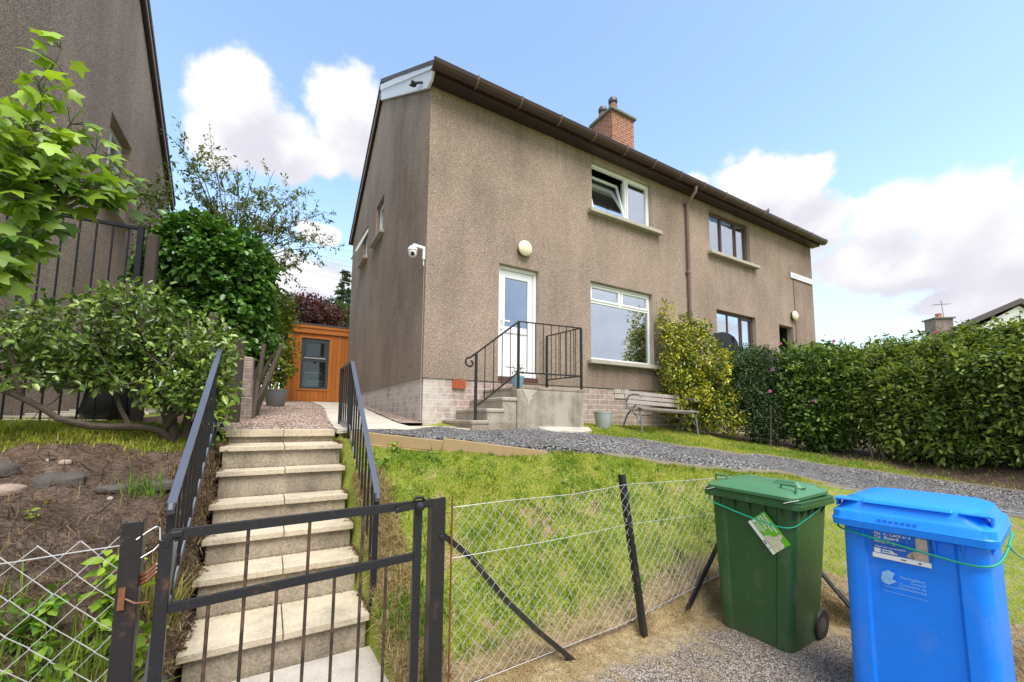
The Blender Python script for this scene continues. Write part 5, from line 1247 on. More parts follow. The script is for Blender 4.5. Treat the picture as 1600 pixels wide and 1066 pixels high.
for k, (pa, pb) in enumerate((((440, 368), (700, 412)), ((440, 384), (700, 430)), ((440, 391), (700, 438)), ((440, 411), (700, 470)))):
    a, b = at(*pa, D=34), at(*pb, D=46); mid = [a+(b-a)*q+np.array((0, 0, -.5*math.sin(q*math.pi))) for q in np.linspace(0, 1, 9)]
    o_ = tag(obj('overhead_wire', MB().tube([a-(b-a)*.6]+mid+[b+(b-a)*.3], .022, 4), M_WIRE), ('thin overhead wire in the sky between the tree and the gable, topmost of four', 'second highest of four overhead wires left of the gable', 'third of four overhead wires left of the gable', 'lowest of four overhead wires left of the gable')[k], 'wire', 'overhead wires')

def rock(label, px, py, Y, sx, sy, sz, m_, seed, rz=0):
    q = np.random.default_rng(seed); c = at(px, py, Y=Y); c = np.array((c[0], Y, tz(c[0], Y)+sz*.25))
    rings = []; n_ = 12; pro = [(.55, -1), (.95, -.6), (1.0, .1), (.92, .55), (.70, .85), (.3, .97)]
    ph = q.uniform(0, 6, 4)
    for r, h in pro:
        ring = []
        for a in np.linspace(0, 2*math.pi, n_+1)[:-1]:
            sq = 1/max(abs(math.cos(a)), abs(math.sin(a)))**.55
            k = sq*(1+.10*math.sin(3*a+ph[0])+.07*math.sin(5*a+ph[1]+h*2))*q.uniform(.93, 1.05)
            x, y = math.cos(a)*sx*r*k, math.sin(a)*sy*r*k
            ring.append(c+np.array((x*math.cos(rz)-y*math.sin(rz), x*math.sin(rz)+y*math.cos(rz), h*sz*(1+.15*math.sin(2*a+ph[2])*(h > 0)))))
        rings.append(ring)
    return tag(obj('boulder', MB().loft(rings), m_, smooth=True), label, 'stone', 'stones set in the soil bank')
rock('large flat dark grey stone in the middle of the soil bank', 97, 752, 4.12, .125, .11, .075, M_STONE, 1, .05)
rock('grey stone at the left edge of the soil bank, behind the pale one', 0, 743, 4.22, .085, .08, .06, M_STONE, 2)
rock('pale pinkish stone at the left edge of the soil bank', 8, 771, 4.02, .09, .08, .038, M_STONEP, 3, .2)
rock('low flat brown stone between the large stone and the railing', 178, 757, 4.05, .10, .09, .03, M_STONE, 4)
rock('broad reddish grey stone beside the left railing', 250, 757, 4.05, .12, .10, .04, M_STONE, 5, .1)
rock('small stone on the soil above the large grey stone', 103, 722, 4.35, .035, .03, .02, M_STONEP, 6)
rock('grey stone low beside the gate hinge, behind the left gate post', 238, 985, 2.52, .075, .08, .07, M_STONE, 7)
rock('pale broken stone beside the lowest step, left of the gate', 245, 1020, 2.42, .07, .06, .06, M_STONEP, 8)

# ------------------------------------------------------------------ foliage
def unit(v): return v/(np.linalg.norm(v, axis=-1, keepdims=True)+1e-9)
def leaves(P_, size, col, out=None, q=rng, droop=.25, wid=.5, fold=.22, spread=.8, upb=.5, sizevar=.3):
    """P_ (n,3) leaf bases, col (n,3) tints; returns arrays for np_obj (4 verts, 2 tris per leaf)"""
    n = len(P_); size = size*(1+q.normal(0, sizevar, n)).clip(.45, 1.8)
    d = q.normal(0, 1, (n, 3))*spread
    if out is not None: d += out
    d[:, 2] -= droop; d = unit(d)
    up = q.normal(0, .6, (n, 3)); up[:, 2] += upb*2
    if out is not None: up += out*.7
    s = unit(np.cross(d, up)); nn = np.cross(s, d)
    S = size[:, None]; b = P_; tip = P_+d*S-nn*(S*fold*.5); V = [b]
    for f_, w_ in ((.28, .40), (.66, .42)): V.append(P_+d*(S*f_)+s*(S*wid*w_)+nn*(S*fold*(.5-.3*f_)))
    V.append(tip)
    for f_, w_ in ((.66, .42), (.28, .40)): V.append(P_+d*(S*f_)-s*(S*wid*w_)+nn*(S*fold*(.5-.3*f_)))
    V = np.stack(V, 1).reshape(-1, 3); i = np.arange(n)*6
    F = np.concatenate([np.stack([i, i+1, i+2, i+3], 1), np.stack([i, i+3, i+4, i+5], 1)])
    return V, F, np.repeat(col, 6, 0)
def tints(n, c0, c1, q=rng, cl=None, jit=.12):
    k = q.random(n)[:, None] if cl is None else np.clip(cl+q.normal(0, .22, n), 0, 1)[:, None]
    return np.clip((np.array(c0)*(1-k)+np.array(c1)*k)*(1+q.normal(0, jit, (n, 1))), .002, 1)
def shell(blobs, nclump, k, spread, q, inner=.55, squash_below=None):
    """clumped leaf positions in the outer part of a union of ellipsoids; returns P, outward, clump value"""
    blobs = [(np.array(c, float), np.array(r, float)) for c, r in blobs]
    vol = np.array([r.prod()**(2/3) for c, r in blobs]); pick = q.choice(len(blobs), nclump, p=vol/vol.sum())
    C0 = np.array([blobs[i][0] for i in pick]); R0 = np.array([blobs[i][1] for i in pick])
    u = unit(q.normal(0, 1, (nclump, 3))); rad = inner+(1-inner)*q.random(nclump)**.6
    ctr = C0+R0*u*rad[:, None]
    cv = q.random(nclump)
    P_ = np.repeat(ctr, k, 0)+q.normal(0, spread, (nclump*k, 3)); O = np.repeat(u, k, 0)
    return P_, O, np.repeat(cv, k)
def foliage(parent, P_, O, cl, size, c0, c1, m_=None, name='foliage', q=rng, **kw):
    V, F, c = leaves(P_, size, tints(len(P_), c0, c1, q, cl), O, q, **kw)
    return np_obj(name, V, F, m_ or M_LEAF, parent, col=c)
def limb(mb, pts, r0, r1, n=7, q=rng, wob=.0):
    pts = np.array(pts, float); m_ = max(4, len(pts)*3); t = np.linspace(0, len(pts)-1, m_)
    X = np.stack([np.interp(t, range(len(pts)), pts[:, i]) for i in range(3)], 1)
    for _ in range(2): X[1:-1] = (X[:-2]+2*X[1:-1]+X[2:])/4
    X[1:-1] += q.normal(0, wob, (m_-2, 3)); mb.tube(X, list(np.linspace(r0, r1, m_)), n); return X

def bush(name, label, cat, base, blobs, nclump, k, spread, size, c0, c1, seed, m_=None, stems=6, stem_r=.02, group=None, inner=.5, stem_m=None, gam=1.0, **kw):
    q = np.random.default_rng(seed); base = np.array(base, float); t = thing(name, label, cat, base, group)
    mb = MB()
    for i in range(stems):
        c, r = blobs[i % len(blobs)]; tgt = np.array(c)+np.array(r)*q.normal(0, .35, 3); st_ = base+np.array((*(q.normal(0, .05, 2)*3 if stems > 4 else q.normal(0, .03, 2)), -.05))
        limb(mb, [st_, (st_*.6+tgt*.4)+q.normal(0, .05, 3), tgt], stem_r, stem_r*.3, 6, q, .01)
    obj('stem', mb, stem_m or M_BARK, t)
    P_, O, cl = shell(blobs, nclump, k, spread, q, inner); cl = cl**gam
    foliage(t, P_, O, cl, size, c0, c1, m_, q=q, **kw); return t

# -- shrub over the left railing: crooked grey stems and mid green oval leaves
q = np.random.default_rng(21); bs = np.array((-.74, 5.0, -.27))
t = thing('shrub', 'large sprawling green shrub with crooked grey stems beside the left railing', 'shrub', bs)
mb = MB()
X1 = limb(mb, [bs+(-.0, 0, -.1), bs+(-.06, -.02, .12), bs+(-.30, -.15, .16), bs+(-.62, -.3, .17), bs+(-.90, -.35, .40), bs+(-1.25, -.4, .55), bs+(-1.5, -.4, .6)], .038, .013, 8, q, .008)
for pts, r in (([bs+(0, 0, -.1), bs+(-.03, .03, .2), bs+(-.10, .02, .5), bs+(-.2, -.05, .85), bs+(-.36, -.15, 1.05), bs+(-.40, -.2, 1.45)], .05), ([bs+(.05, .03, -.1), bs+(.08, .05, .25), bs+(.10, 0, .6), bs+(.22, -.1, 1.05)], .045), ([bs+(.02, .05, -.1), bs+(.13, .1, .2), bs+(.25, .05, .6), bs+(.32, -.05, .85)], .04),
               ([bs+(-.02, .05, 0), bs+(-.15, .15, .4), bs+(-.35, .2, .8), bs+(-.6, .1, 1.15)], .035), ([bs+(-.08, 0, .15), bs+(.02, -.1, .3), bs+(.12, -.15, .33)], .03), ([bs+(-.9, -.35, .4), bs+(-.95, -.4, .7), bs+(-1.05, -.3, 1.0)], .02), ([bs+(-.3, -.15, .16), bs+(-.45, -.05, .5), bs+(-.75, .0, .85)], .022)):
    limb(mb, pts, r, r*.25, 7, q, .008)
for i in range(26):
    a = bs+np.array((q.uniform(-.9, .3), q.uniform(-.35, .2), q.uniform(.45, 1.0))); limb(mb, [a, a+q.normal(0, .12, 3)+(0, -.05, .05), a+q.normal(0, .2, 3)+(0, -.12, .05)], .008, .003, 4, q, .006)
obj('stem', mb, M_BARK, t, smooth=True)
blobs = [(bs+(.05, -.05, .95), (.36, .40, .38)), (bs+(.18, -.1, .58), (.28, .35, .30)), (bs+(-.35, -.05, 1.05), (.42, .42, .34)), (bs+(-.75, -.1, .98), (.45, .40, .28)), (bs+(-1.15, -.15, .85), (.42, .38, .28)), (bs+(-.15, 0, .75), (.35, .35, .28)), (bs+(-.55, .05, .78), (.45, .3, .2)), (bs+(.27, -.2, .80), (.16, .3, .34)), (bs+(-1.45, -.2, .7), (.3, .3, .3)), (bs+(.16, -.25, .38), (.24, .25, .2)), (bs+(-.12, -.22, .50), (.3, .25, .18)), (bs+(-1.05, -.25, .62), (.5, .3, .2)), (bs+(-.55, -.2, .62), (.35, .3, .16)), (bs+(-.3, -.1, 1.25), (.3, .3, .22))]
P_, O, cl = shell(blobs, 720, 13, .055, q, .3); k = (P_[:, 2] > tz(-.8, 5)+np.where(P_[:, 0] > -1.0, .26, .42))
foliage(t, P_[k], O[k], cl[k], .054, (.04, .095, .018), (.24, .34, .07), M_GLOSSLEAF, q=q, wid=.52, droop=.1)
P2 = np.concatenate([bs+np.array((.36, -.25, .05))+q.normal(0, 1, (150, 3))*(.05, .22, .22)+(0, 0, .35), bs+np.array((.05, -.3, .55))+q.normal(0, 1, (60, 3))*(.2, .1, .12)])
foliage(t, P2, np.tile((.3, -.6, .1), (len(P2), 1)), q.random(len(P2)), .07, (.10, .20, .02), (.30, .42, .05), M_GLOSSLEAF, q=q, wid=.5)

# -- sycamore sapling in the left foreground
def maple_leaf():
    o = [(0, 0)]; ang = [-2.35, -1.75, -1.2, -.55, 0, .55, 1.2, 1.75, 2.35]; rad = [.46, .34, .66, .40, .84, .40, .66, .34, .46]
    out = []
    for a, r in zip(ang, rad): out.append((math.sin(a)*r, .30+math.cos(a)*r))
    full = []
    for i, p in enumerate(out):                                   # serrate each lobe
        full.append(p)
        if i < len(out)-1:
            n_ = out[i+1]; mx, my = (p[0]+n_[0])/2, (p[1]+n_[1])/2; full.append((mx*1.07, .30+(my-.30)*1.07))
    return np.array([(0, .0)]+full)
ML = maple_leaf(); mlh = np.r_[[.0], -.22*np.abs(ML[1:, 0])**1.3-.38*(ML[1:, 1]-.3)**2]
def maple_leaves(P_, O, size, col, q):
    n = len(P_); d = unit(O+q.normal(0, .55, (n, 3))-np.array((0, 0, .35))); up = q.normal(0, .42, (n, 3))+(.15, -.75, .75); s = unit(np.cross(d, up)); nn = np.cross(s, d); nn *= np.sign(nn[:, 2:3]+.001); 
    size = size*q.uniform(.6, 1.2, n); m_ = len(ML)
    V = P_[:, None]+s[:, None]*(ML[:, 0][None, :, None]*size[:, None, None])+d[:, None]*(ML[:, 1][None, :, None]*size[:, None, None])+nn[:, None]*((mlh[None]*q.uniform(.2, 1.8, (n, 1)))[:, :, None]*size[:, None, None])
    c0 = P_[:, None]+d[:, None]*(.30*size)[:, None, None]; V = np.concatenate([V, c0], 1); b = np.arange(n)*(m_+1)
    F = np.concatenate([np.stack([b+m_, b+i, b+(i+1 if i+1 < m_ else 0)], 1) for i in range(m_)])
    return V.reshape(-1, 3), F, np.repeat(col, m_+1, 0)
q = np.random.default_rng(5); sb = np.array((-1.30, 2.75, -.72))
t = thing('sycamore_sapling', 'bright green sycamore sapling with lobed leaves in the left foreground', 'sapling', sb)
mb = MB(); tips = []
tipsp = [(95, 75, 2.75), (60, 130, 2.7), (20, 190, 2.65), (110, 195, 2.8), (200, 275, 2.95), (150, 235, 2.9), (60, 260, 2.7), (10, 300, 2.6), (120, 300, 2.85), (185, 315, 2.95), (30, 360, 2.65), (10, 420, 2.6), (75, 330, 2.8), (55, 215, 2.6), (-40, 150, 2.5), (-60, 260, 2.5), (-60, 400, 2.5)]
root = at(-30, 450, Y=2.75); limb(mb, [sb, sb*.5+root*.5+(-.05, 0, 0), root], .022, .014, 7, q, .004)
hub = at(55, 330, Y=2.75); limb(mb, [root, hub], .014, .011, 6, q, .003)
PP = []; OO = []; CLs = []
for px, py, Y in tipsp:
    e = at(px, py, Y=Y); a = hub+(e-hub)*.05+q.normal(0, .02, 3) if py < 330 else root
    X = limb(mb, [a, a*.5+e*.5+np.array((0, 0, .05))+q.normal(0, .03, 3), e], .010, .003, 5, q, .003)
    nl = 27
    for k in range(nl):
        p = X[int(len(X)*q.uniform(.35, 1.0))-1] if k > 4 else e; o = unit(q.normal(0, 1, 3)+np.array((.2, -.5, 0))); pe = p+o*q.uniform(.02, .09); mb.tube([p, pe], .0022, 4)
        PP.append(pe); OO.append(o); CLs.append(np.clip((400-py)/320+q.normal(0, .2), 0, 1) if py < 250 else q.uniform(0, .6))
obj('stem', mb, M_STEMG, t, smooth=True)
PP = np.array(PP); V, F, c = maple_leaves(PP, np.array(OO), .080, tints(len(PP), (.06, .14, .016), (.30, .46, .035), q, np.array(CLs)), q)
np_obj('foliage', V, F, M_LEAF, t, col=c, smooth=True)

# -- ivy mound
q = np.random.default_rng(31); ib = np.array((-.55, 7.5, .1))
t = thing('ivy_mound', 'dense dark green ivy mound rising behind the shrub', 'ivy', ib)
mb = MB()
for i in range(16): limb(mb, [ib+q.normal(0, .1, 3)*(1, 1.5, 0)+(.15, -.5, -.2), ib+q.normal(0, .12, 3)+(.12, -.45, .5), ib+(q.uniform(-.6, .4), q.uniform(-.4, .3), 1.3)], .03, .015, 5, q, .02)
obj('stem', mb, M_BARK, t)
blobs = [(ib+(-.35, 0, 2.15), (.62, .6, .66)), (ib+(.0, 0, 1.8), (.52, .6, .78)), (ib+(.12, 0, 2.25), (.36, .5, .42)), (ib+(-.6, 0, 2.45), (.35, .4, .36)), (ib+(-.70, .1, 2.15), (.48, .5, .48)), (ib+(.12, 0, 1.25), (.44, .55, .62)), (ib+(-.15, -.05, 1.35), (.52, .5, .55)), (ib+(.10, -.1, .85), (.33, .45, .30)), (ib+(-.85, .1, 1.8), (.35, .4, .4))]
P_, O, cl = shell(blobs, 1500, 11, .05, q, .72)
foliage(t, P_, O, cl, .085, (.032, .10, .016), (.12, .26, .04), M_GLOSSLEAF, q=q, wid=.78, droop=.55, spread=.5)

# -- airy tree behind the ivy
q = np.random.default_rng(41); tb = np.array((-1.05, 11.5, .2))
t = thing('tree', 'airy light green tree with loose arching branches behind the ivy', 'tree', tb)
mb = MB(); limb(mb, [tb+(0, 0, -.2), tb+(.05, 0, 1.5), tb+(.15, 0, 3.0)], .10, .06, 9, q, .01); hubt = tb+(.15, 0, 2.9)
ends = [(275, 215, 11.3), (300, 235, 11.8), (330, 225, 11.2), (345, 265, 11.6), (370, 255, 12), (400, 265, 11.4), (430, 262, 11.8), (455, 300, 11.2), (480, 295, 12), (505, 330, 11.5), (495, 365, 11.8), (470, 345, 11.3), (510, 385, 11.6), (475, 400, 11.5), (440, 360, 11.6), (420, 320, 11.9), (385, 310, 11.3), (355, 320, 11.7), (320, 310, 11.5), (300, 290, 11.9), (410, 390, 11.5), (455, 425, 11.5), (285, 330, 11.6), (340, 355, 11.8), (385, 360, 11.9)]
PP = []; OO = []; CLs = []
for px, py, Y in ends:
    e = at(px, py, Y=Y); mid = hubt*.45+e*.55+np.array((0, 0, .35))+q.normal(0, .08, 3); X = limb(mb, [hubt+q.normal(0, .1, 3), mid, e+(0, 0, -.05)], .02, .004, 5, q, .015)
    cv = q.random()
    for k in range(13):
        p = X[int(len(X)*q.uniform(.42, 1.0))-1]; dd = unit(q.normal(0, 1, 3)+unit(e-hubt)*.9)*q.uniform(.25, .75); mb.tube([p, p+dd*.5+(0, 0, .04), p+dd], .004, 3)
        for j in range(24):
            PP.append(p+dd*q.uniform(.15, 1.05)+q.normal(0, .035, 3)); OO.append(unit(dd)); CLs.append(cv*.5+q.random()*.5)
obj('trunk', mb, M_BARK, t)
foliage(t, np.array(PP), np.array(OO), np.array(CLs), .072, (.075, .115, .03), (.23, .28, .08), None, name='crown', q=q, wid=.46, droop=.4, spread=.7)

# -- creeper on the corner of the neighbouring gable
q = np.random.default_rng(51); cb0 = at(235, 330, Y=9.0); t = thing('creeper', 'wispy green creeper trailing off the corner of the neighbouring gable', 'creeper', cb0)
PP = []; mb = MB()
for px, py in ((205, 292), (225, 285), (245, 305), (262, 290), (268, 250), (262, 335), (235, 345), (215, 352), (250, 275), (190, 300)):
    e = at(px, py, Y=9.3+q.uniform(-.4, .4)); X = limb(mb, [at(248, 335, Y=9.3), (at(248, 335, Y=9.3)+e)/2+q.normal(0, .08, 3), e], .008, .003, 4, q, .02)
    for k in range(55): PP.append(X[q.integers(3, len(X))]+q.normal(0, .07, 3))
obj('stem', mb, M_STEMG, t); PP = np.array(PP)
foliage(t, PP, np.tile((0, -.3, -.2), (len(PP), 1)), q.random(len(PP)), .075, (.05, .09, .02), (.16, .21, .05), None, q=q, wid=.5)

# -- planting behind the shed
def pxblob(px, py, Y, rx, rz, ry=None): 
    c = at(px, py, Y=Y); k = Y/FPX*1.13; return (c, (rx*k, (ry or rx)*k, rz*k))
bush('bush', 'yellow green bush left of the orange shed', 'bush', at(432, 615, Y=12.5), [pxblob(432, 530, 12.5, 22, 45), pxblob(440, 575, 12.3, 12, 25), pxblob(425, 490, 12.6, 22, 30)], 330, 10, .07, .10, (.07, .13, .015), (.26, .30, .035), 61)
bush('tree', 'dark purple leaved tree behind the orange shed', 'tree', at(485, 560, Y=20), [pxblob(470, 492, 20, 30, 24), pxblob(500, 492, 20.3, 28, 20), pxblob(482, 478, 20.5, 22, 14), pxblob(490, 515, 20, 38, 25)], 700, 11, .10, .14, (.035, .012, .016), (.14, .055, .06), 62, stem_r=.06)
bush('tree', 'rounded mid green tree behind the purple tree', 'tree', at(520, 560, Y=24), [pxblob(522, 498, 24, 26, 22), pxblob(540, 505, 24.5, 25, 22), pxblob(512, 490, 24, 14, 10)], 520, 11, .12, .16, (.03, .07, .015), (.10, .15, .04), 63, stem_r=.06)
bush('tree', 'dark green tree beside the rear edge of the gable', 'tree', at(560, 560, Y=28), [pxblob(548, 500, 28, 22, 24), pxblob(575, 500, 28, 30, 30), pxblob(600, 510, 28, 30, 30)], 420, 11, .14, .18, (.012, .04, .012), (.05, .09, .025), 64, stem_r=.06)
bush('hedge', 'dark hedge of shrubs behind the ivy at the back of the gardens', 'hedge', at(400, 600, Y=16), [pxblob(395, 560, 16, 40, 50), pxblob(340, 560, 17, 50, 55), pxblob(280, 560, 17, 50, 60), pxblob(435, 500, 17, 20, 40)], 800, 10, .10, .14, (.015, .045, .012), (.07, .12, .025), 65)
def conifer(px, pytop, pybase, Y, label, seed):
    q = np.random.default_rng(seed); top = at(px, pytop, Y=Y); base = at(px, pybase, Y=Y); H = top[2]-base[2]; t = thing('conifer', label, 'tree', base)
    mb = MB().tube([base+(0, 0, -3), base, top], [.35, .30, .04], 7); PP = []; OO = []
    for i in range(70):
        f = q.random()**.8; z = base[2]+H*f; L_ = (1-f)*H*.30*q.uniform(.55, 1.1)+.15; a = q.uniform(0, 6.28); d = np.array((math.cos(a), math.sin(a), .05)); p0 = np.array((base[0], base[1], z)); e = p0+d*L_+(0, 0, -L_*.10)
        mb.tube([p0, e], [.04, .01], 4)
        for k in range(int(14+30*L_)): PP.append(p0+(e-p0)*q.uniform(.15, 1)+q.normal(0, .12, 3)*(1, 1, .6)); OO.append(d+(0, 0, -.2))
    obj('trunk', mb, M_BARK, t); PP = np.array(PP)
    foliage(t, PP, np.array(OO), q.random(len(PP)), .34, (.018, .045, .022), (.06, .10, .05), None, name='crown', q=q, wid=.3)
conifer(535, 422, 520, 48, 'tall dark conifer standing alone between the trees and the gable', 71)
conifer(556, 428, 520, 50, 'second conifer half hidden by the rear edge of the gable', 72)

# -- right side: variegated bush, dark shrub, rose bush, long hedge
def zt_(x, y): return tz(x, y)
c0 = (7.45, 5.45)
bush('variegated_bush', 'yellow variegated evergreen bush climbing the house wall behind the bench', 'bush', (*c0, zt_(*c0)), [((7.35, 5.50, .45), (.62, .45, .62)), ((7.75, 5.25, .55), (.60, .5, .65)), ((7.3, 5.55, 1.05), (.50, .38, .55)), ((7.8, 5.3, 1.15), (.48, .45, .45)), ((7.28, 5.62, 1.6), (.36, .3, .40)), ((7.75, 5.55, 1.75), (.42, .3, .28)), ((7.12, 5.7, 2.05), (.16, .18, .42)), ((7.85, 5.1, .1), (.55, .45, .40)), ((7.55, 5.62, 2.0), (.16, .2, .28)), ((8.05, 5.62, 1.95), (.2, .2, .18))],
     1400, 11, .05, .062, (.05, .11, .014), (.60, .57, .05), 81, M_GLOSSLEAF, wid=.5, inner=.45, gam=1.45)
bush('shrub', 'dense dark small leaved shrub between the variegated bush and the roses', 'shrub', (8.35, 4.75, zt_(8.35, 4.75)), [((8.35, 4.8, .55), (.55, .55, .75)), ((8.5, 4.5, .35), (.5, .5, .7)), ((8.7, 4.9, .95), (.55, .55, .60)), ((8.3, 4.45, -.05), (.42, .42, .42)), ((8.55, 4.6, 1.15), (.30, .35, .30)), ((8.9, 5.2, 1.0), (.5, .6, .6))],
     2300, 14, .06, .046, (.016, .042, .015), (.10, .165, .06), 82, None, wid=.45, inner=.3)
bush('rose_bush', 'mid green rose bush with pink flowers in front of the far door', 'bush', (8.7, 3.85, zt_(8.7, 3.85)), [((8.75, 3.9, .35), (.55, .55, .75)), ((8.8, 3.5, .25), (.5, .5, .8)), ((8.95, 3.75, .95), (.55, .55, .48)), ((8.55, 3.75, -.1), (.35, .45, .42)), ((9.1, 4.1, 1.05), (.55, .5, .45)), ((8.9, 3.35, .85), (.45, .45, .45))],
     1600, 11, .07, .072, (.028, .078, .016), (.20, .31, .05), 83, None, wid=.62, inner=.3, gam=1.3)
hr_ = np.random.default_rng(77)
long_hedge = bush('hedge', 'tall wild mixed hedge running along the right edge of the garden', 'hedge', (9.0, 2.0, -.65),
     [((9.0, 2.9, .30), (.62, .6, .85)), ((9.0, 2.4, .25), (.62, .6, .85)), ((9.05, 1.9, .25), (.65, .6, .9)), ((9.0, 1.4, .25), (.65, .6, .95)), ((9.0, .9, .3), (.65, .6, .95)), ((9.0, .4, .3), (.65, .6, .95)), ((9.2, 2.75, .95), (.5, .5, .38)), ((9.2, 2.1, .92), (.5, .5, .40)), ((9.2, 1.5, 1.0), (.5, .45, .42)), ((9.2, .95, 1.1), (.5, .45, .42)), ((9.1, .5, 1.15), (.5, .45, .45)), ((8.75, 2.1, -.25), (.45, .5, .4)), ((8.8, 1.3, -.25), (.45, .5, .42)), ((8.8, .6, -.2), (.45, .5, .45)), ((9.25, 2.55, 1.15), (.22, .25, .22)), ((9.2, 1.75, 1.18), (.25, .22, .2)), ((9.2, 1.2, 1.2), (.25, .25, .2)), ((9.1, .72, 1.36), (.28, .22, .25)), ((9.3, 3.0, 1.18), (.2, .2, .2)), ((8.55, 1.75, .2), (.3, .3, .3)), ((8.55, 1.0, .4), (.3, .3, .3)), ((8.5, 2.55, .35), (.28, .28, .3))]+[((8.5+hr_.uniform(-.12, .12), hr_.uniform(.4, 3.1), hr_.uniform(-.4, .9)), (hr_.uniform(.15, .3),)*3) for _ in range(22)]+[((9.1+hr_.uniform(-.2, .2), hr_.uniform(.4, 3.1), hr_.uniform(1.05, 1.3)), (.14, .16, hr_.uniform(.14, .26))) for _ in range(12)],
     5400, 12, .065, .066, (.028, .07, .014), (.27, .35, .06), 84, None, wid=.55, inner=.2, stems=14, gam=1.0)
for i, (px, py, Y) in enumerate(((1258, 622, 3.9), (1300, 470, 2.6))): pass
q = np.random.default_rng(91)
def sprigs(t, pts, nl, size, c0, c1):
    mb = MB(); PP = []; OO = []
    for a, b in pts:
        X = limb(mb, [a, (np.array(a)+b)/2+q.normal(0, .03, 3), b], .006, .002, 4, q, .006)
        for k in range(nl): p = X[q.integers(len(X)//3, len(X))]; o = unit(q.normal(0, 1, 3)+(0, 0, .4)); PP.append(p+o*.012); OO.append(o)
    o = obj('shoot', mb, M_STEMG, t); o['kind'] = 'stuff'; PP = np.array(PP)
    o = foliage(t, PP, np.array(OO), q.random(len(PP)), size, c0, c1, None, q=q, wid=.5, name='shoot_foliage'); o['kind'] = 'stuff'
pts = []
for i in range(190):
    y = q.uniform(.3, 4.3); a = np.array((9.0+q.normal(0, .2), y, q.uniform(.75, 1.08))); pts.append((a, a+np.array((q.normal(0, .14), q.normal(0, .16), q.uniform(.18, .48)))))
for i in range(110):
    a = np.array((8.55, q.uniform(.4, 4.2), q.uniform(-.2, 1.0))); pts.append((a, a+np.array((-q.uniform(.05, .32), q.normal(0, .16), q.uniform(-.05, .3)))))
sprigs(long_hedge, pts, 24, .055, (.07, .14, .022), (.30, .37, .075))
pts = [((8.15, 4.3, tz(8.15, 4.3)), (8.13, 4.25, tz(8.15, 4.3)+.75)), ((8.45, 1.05, -.67), (8.40, 1.0, .0)), ((8.42, .85, -.67), (8.44, .82, .0)), ((8.5, 2.75, -.62), (8.47, 2.8, -.05)), ((8.5, 2.9, -.62), (8.58, 2.95, -.05)), ((8.52, 2.65, -.62), (8.45, 2.6, -.05))]
for (a, b), lb in zip(pts, ('thin bare stem standing in front of the rose bush', 'bare stem at the far right foot of the long hedge', 'second bare stem at the far right foot of the long hedge', 'middle of three pale bare stems at the foot of the hedge', 'left of three pale bare stems at the foot of the hedge', 'right of three pale bare stems at the foot of the hedge')):
    mb = MB(); limb(mb, [a, (np.array(a)+b)/2+q.normal(0, .02, 3), b], .018, .012, 6, q, .004); tag(obj('bare_stem', mb, M_BARKP), lb, 'stem', 'bare pale stems under the hedge')
GF = 'pink rose flowers on the bushes'
fl = [(1220, 537, 3.95, 0, 'pink flower left of the dark door on the rose bush top'), (1208, 577, 3.85, 1, 'mauve flower high on the left of the rose bush'), (1203, 611, 3.8, 0, 'pale pink flower low on the left of the rose bush'), (1271, 626, 3.5, 1, 'small reddish flower low in the rose bush'), (1350, 571, 2.9, 1, 'dark mauve flower in the middle of the long hedge'), (1462, 519, 2.15, 0, 'bright pink flower at the hedge top below the distant chimney'), (1478, 527, 2.1, 0, 'pink flower beside the chimney flower at the hedge top'), (1303, 533, 3.1, 0, 'pink flower where the hedge meets the sky beside the gable')]
for px, py, Y, k, lb in fl:
    c_ = at(px, py, Y=Y); o = MB(); dirn = unit(-c_); a1 = unit(np.cross(dirn, (0, 0, 1))); a2 = np.cross(a1, dirn)
    for ring, (rr_, n_, tl) in enumerate(((.040, 5, .35), (.026, 5, .8))):
        for j in range(n_):
            an = 2*math.pi*(j+.5*ring)/n_; rr_ = (.033, .021)[ring]*random.uniform(.7, 1.15); d_ = a1*math.cos(an)+a2*math.sin(an); e_ = -a1*math.sin(an)+a2*math.cos(an)
            o.add([c_, c_+d_*rr_*.6+e_*rr_*.5+dirn*rr_*tl*.5, c_+d_*rr_+dirn*rr_*tl, c_+d_*rr_*.6-e_*rr_*.5+dirn*rr_*tl*.5], [(0, 1, 2), (0, 2, 3)])
    o.lathe(c_+dirn*.01, [(.012, -.004), (.010, .006), (.003, .010)], 8); tag(obj('flower', o, (M_FLOWERP, M_FLOWERL)[k]), lb, 'flower', GF)

# flowers in the blue pot
q = np.random.default_rng(95); pb0 = np.array((3.155, 5.22, .60)); t = thing('potted_plant', 'sparse plant with small white flowers growing in the blue pot', 'plant', pb0); mb = MB(); fl_ = MB(); PP = []
for i in range(8):
    e = pb0+np.array((q.normal(0, .07), q.normal(0, .05), q.uniform(.08, .25))); mb.tube([pb0+(q.normal(0, .02), 0, -.03), (pb0+e)/2+q.normal(0, .01, 3), e], .003, 4)
    fl_.lathe(e, [(.003, -.006), (.016, .0), (.012, .01), (.002, .014)], 7)
    for k in range(5): PP.append(pb0+(e-pb0)*q.uniform(.1, .8)+q.normal(0, .01, 3))
obj('stem', mb, M_STEMG, t); obj('blossom', fl_, M_WHITEP, t); foliage(t, np.array(PP), None, q.random(len(PP)), .035, (.06, .11, .02), (.18, .24, .05), None, q=q)
t = thing('window_plant', 'small pale plant on the inside sill of the lower white window', 'plant', (5.62, 6.32, 1.2)); mb = MB()
q = np.random.default_rng(96); pw = np.array((5.62, 6.30, 1.19)); obj('pot_body', MB().lathe(pw, [(.045, 0), (.06, .10), (.055, .10)], 14), M_UPVC, t)
PP = pw+np.array((0, 0, .19))+q.normal(0, 1, (90, 3))*(.07, .04, .055); foliage(t, PP, None, q.random(90), .06, (.30, .42, .16), (.6, .7, .4), None, q=q)

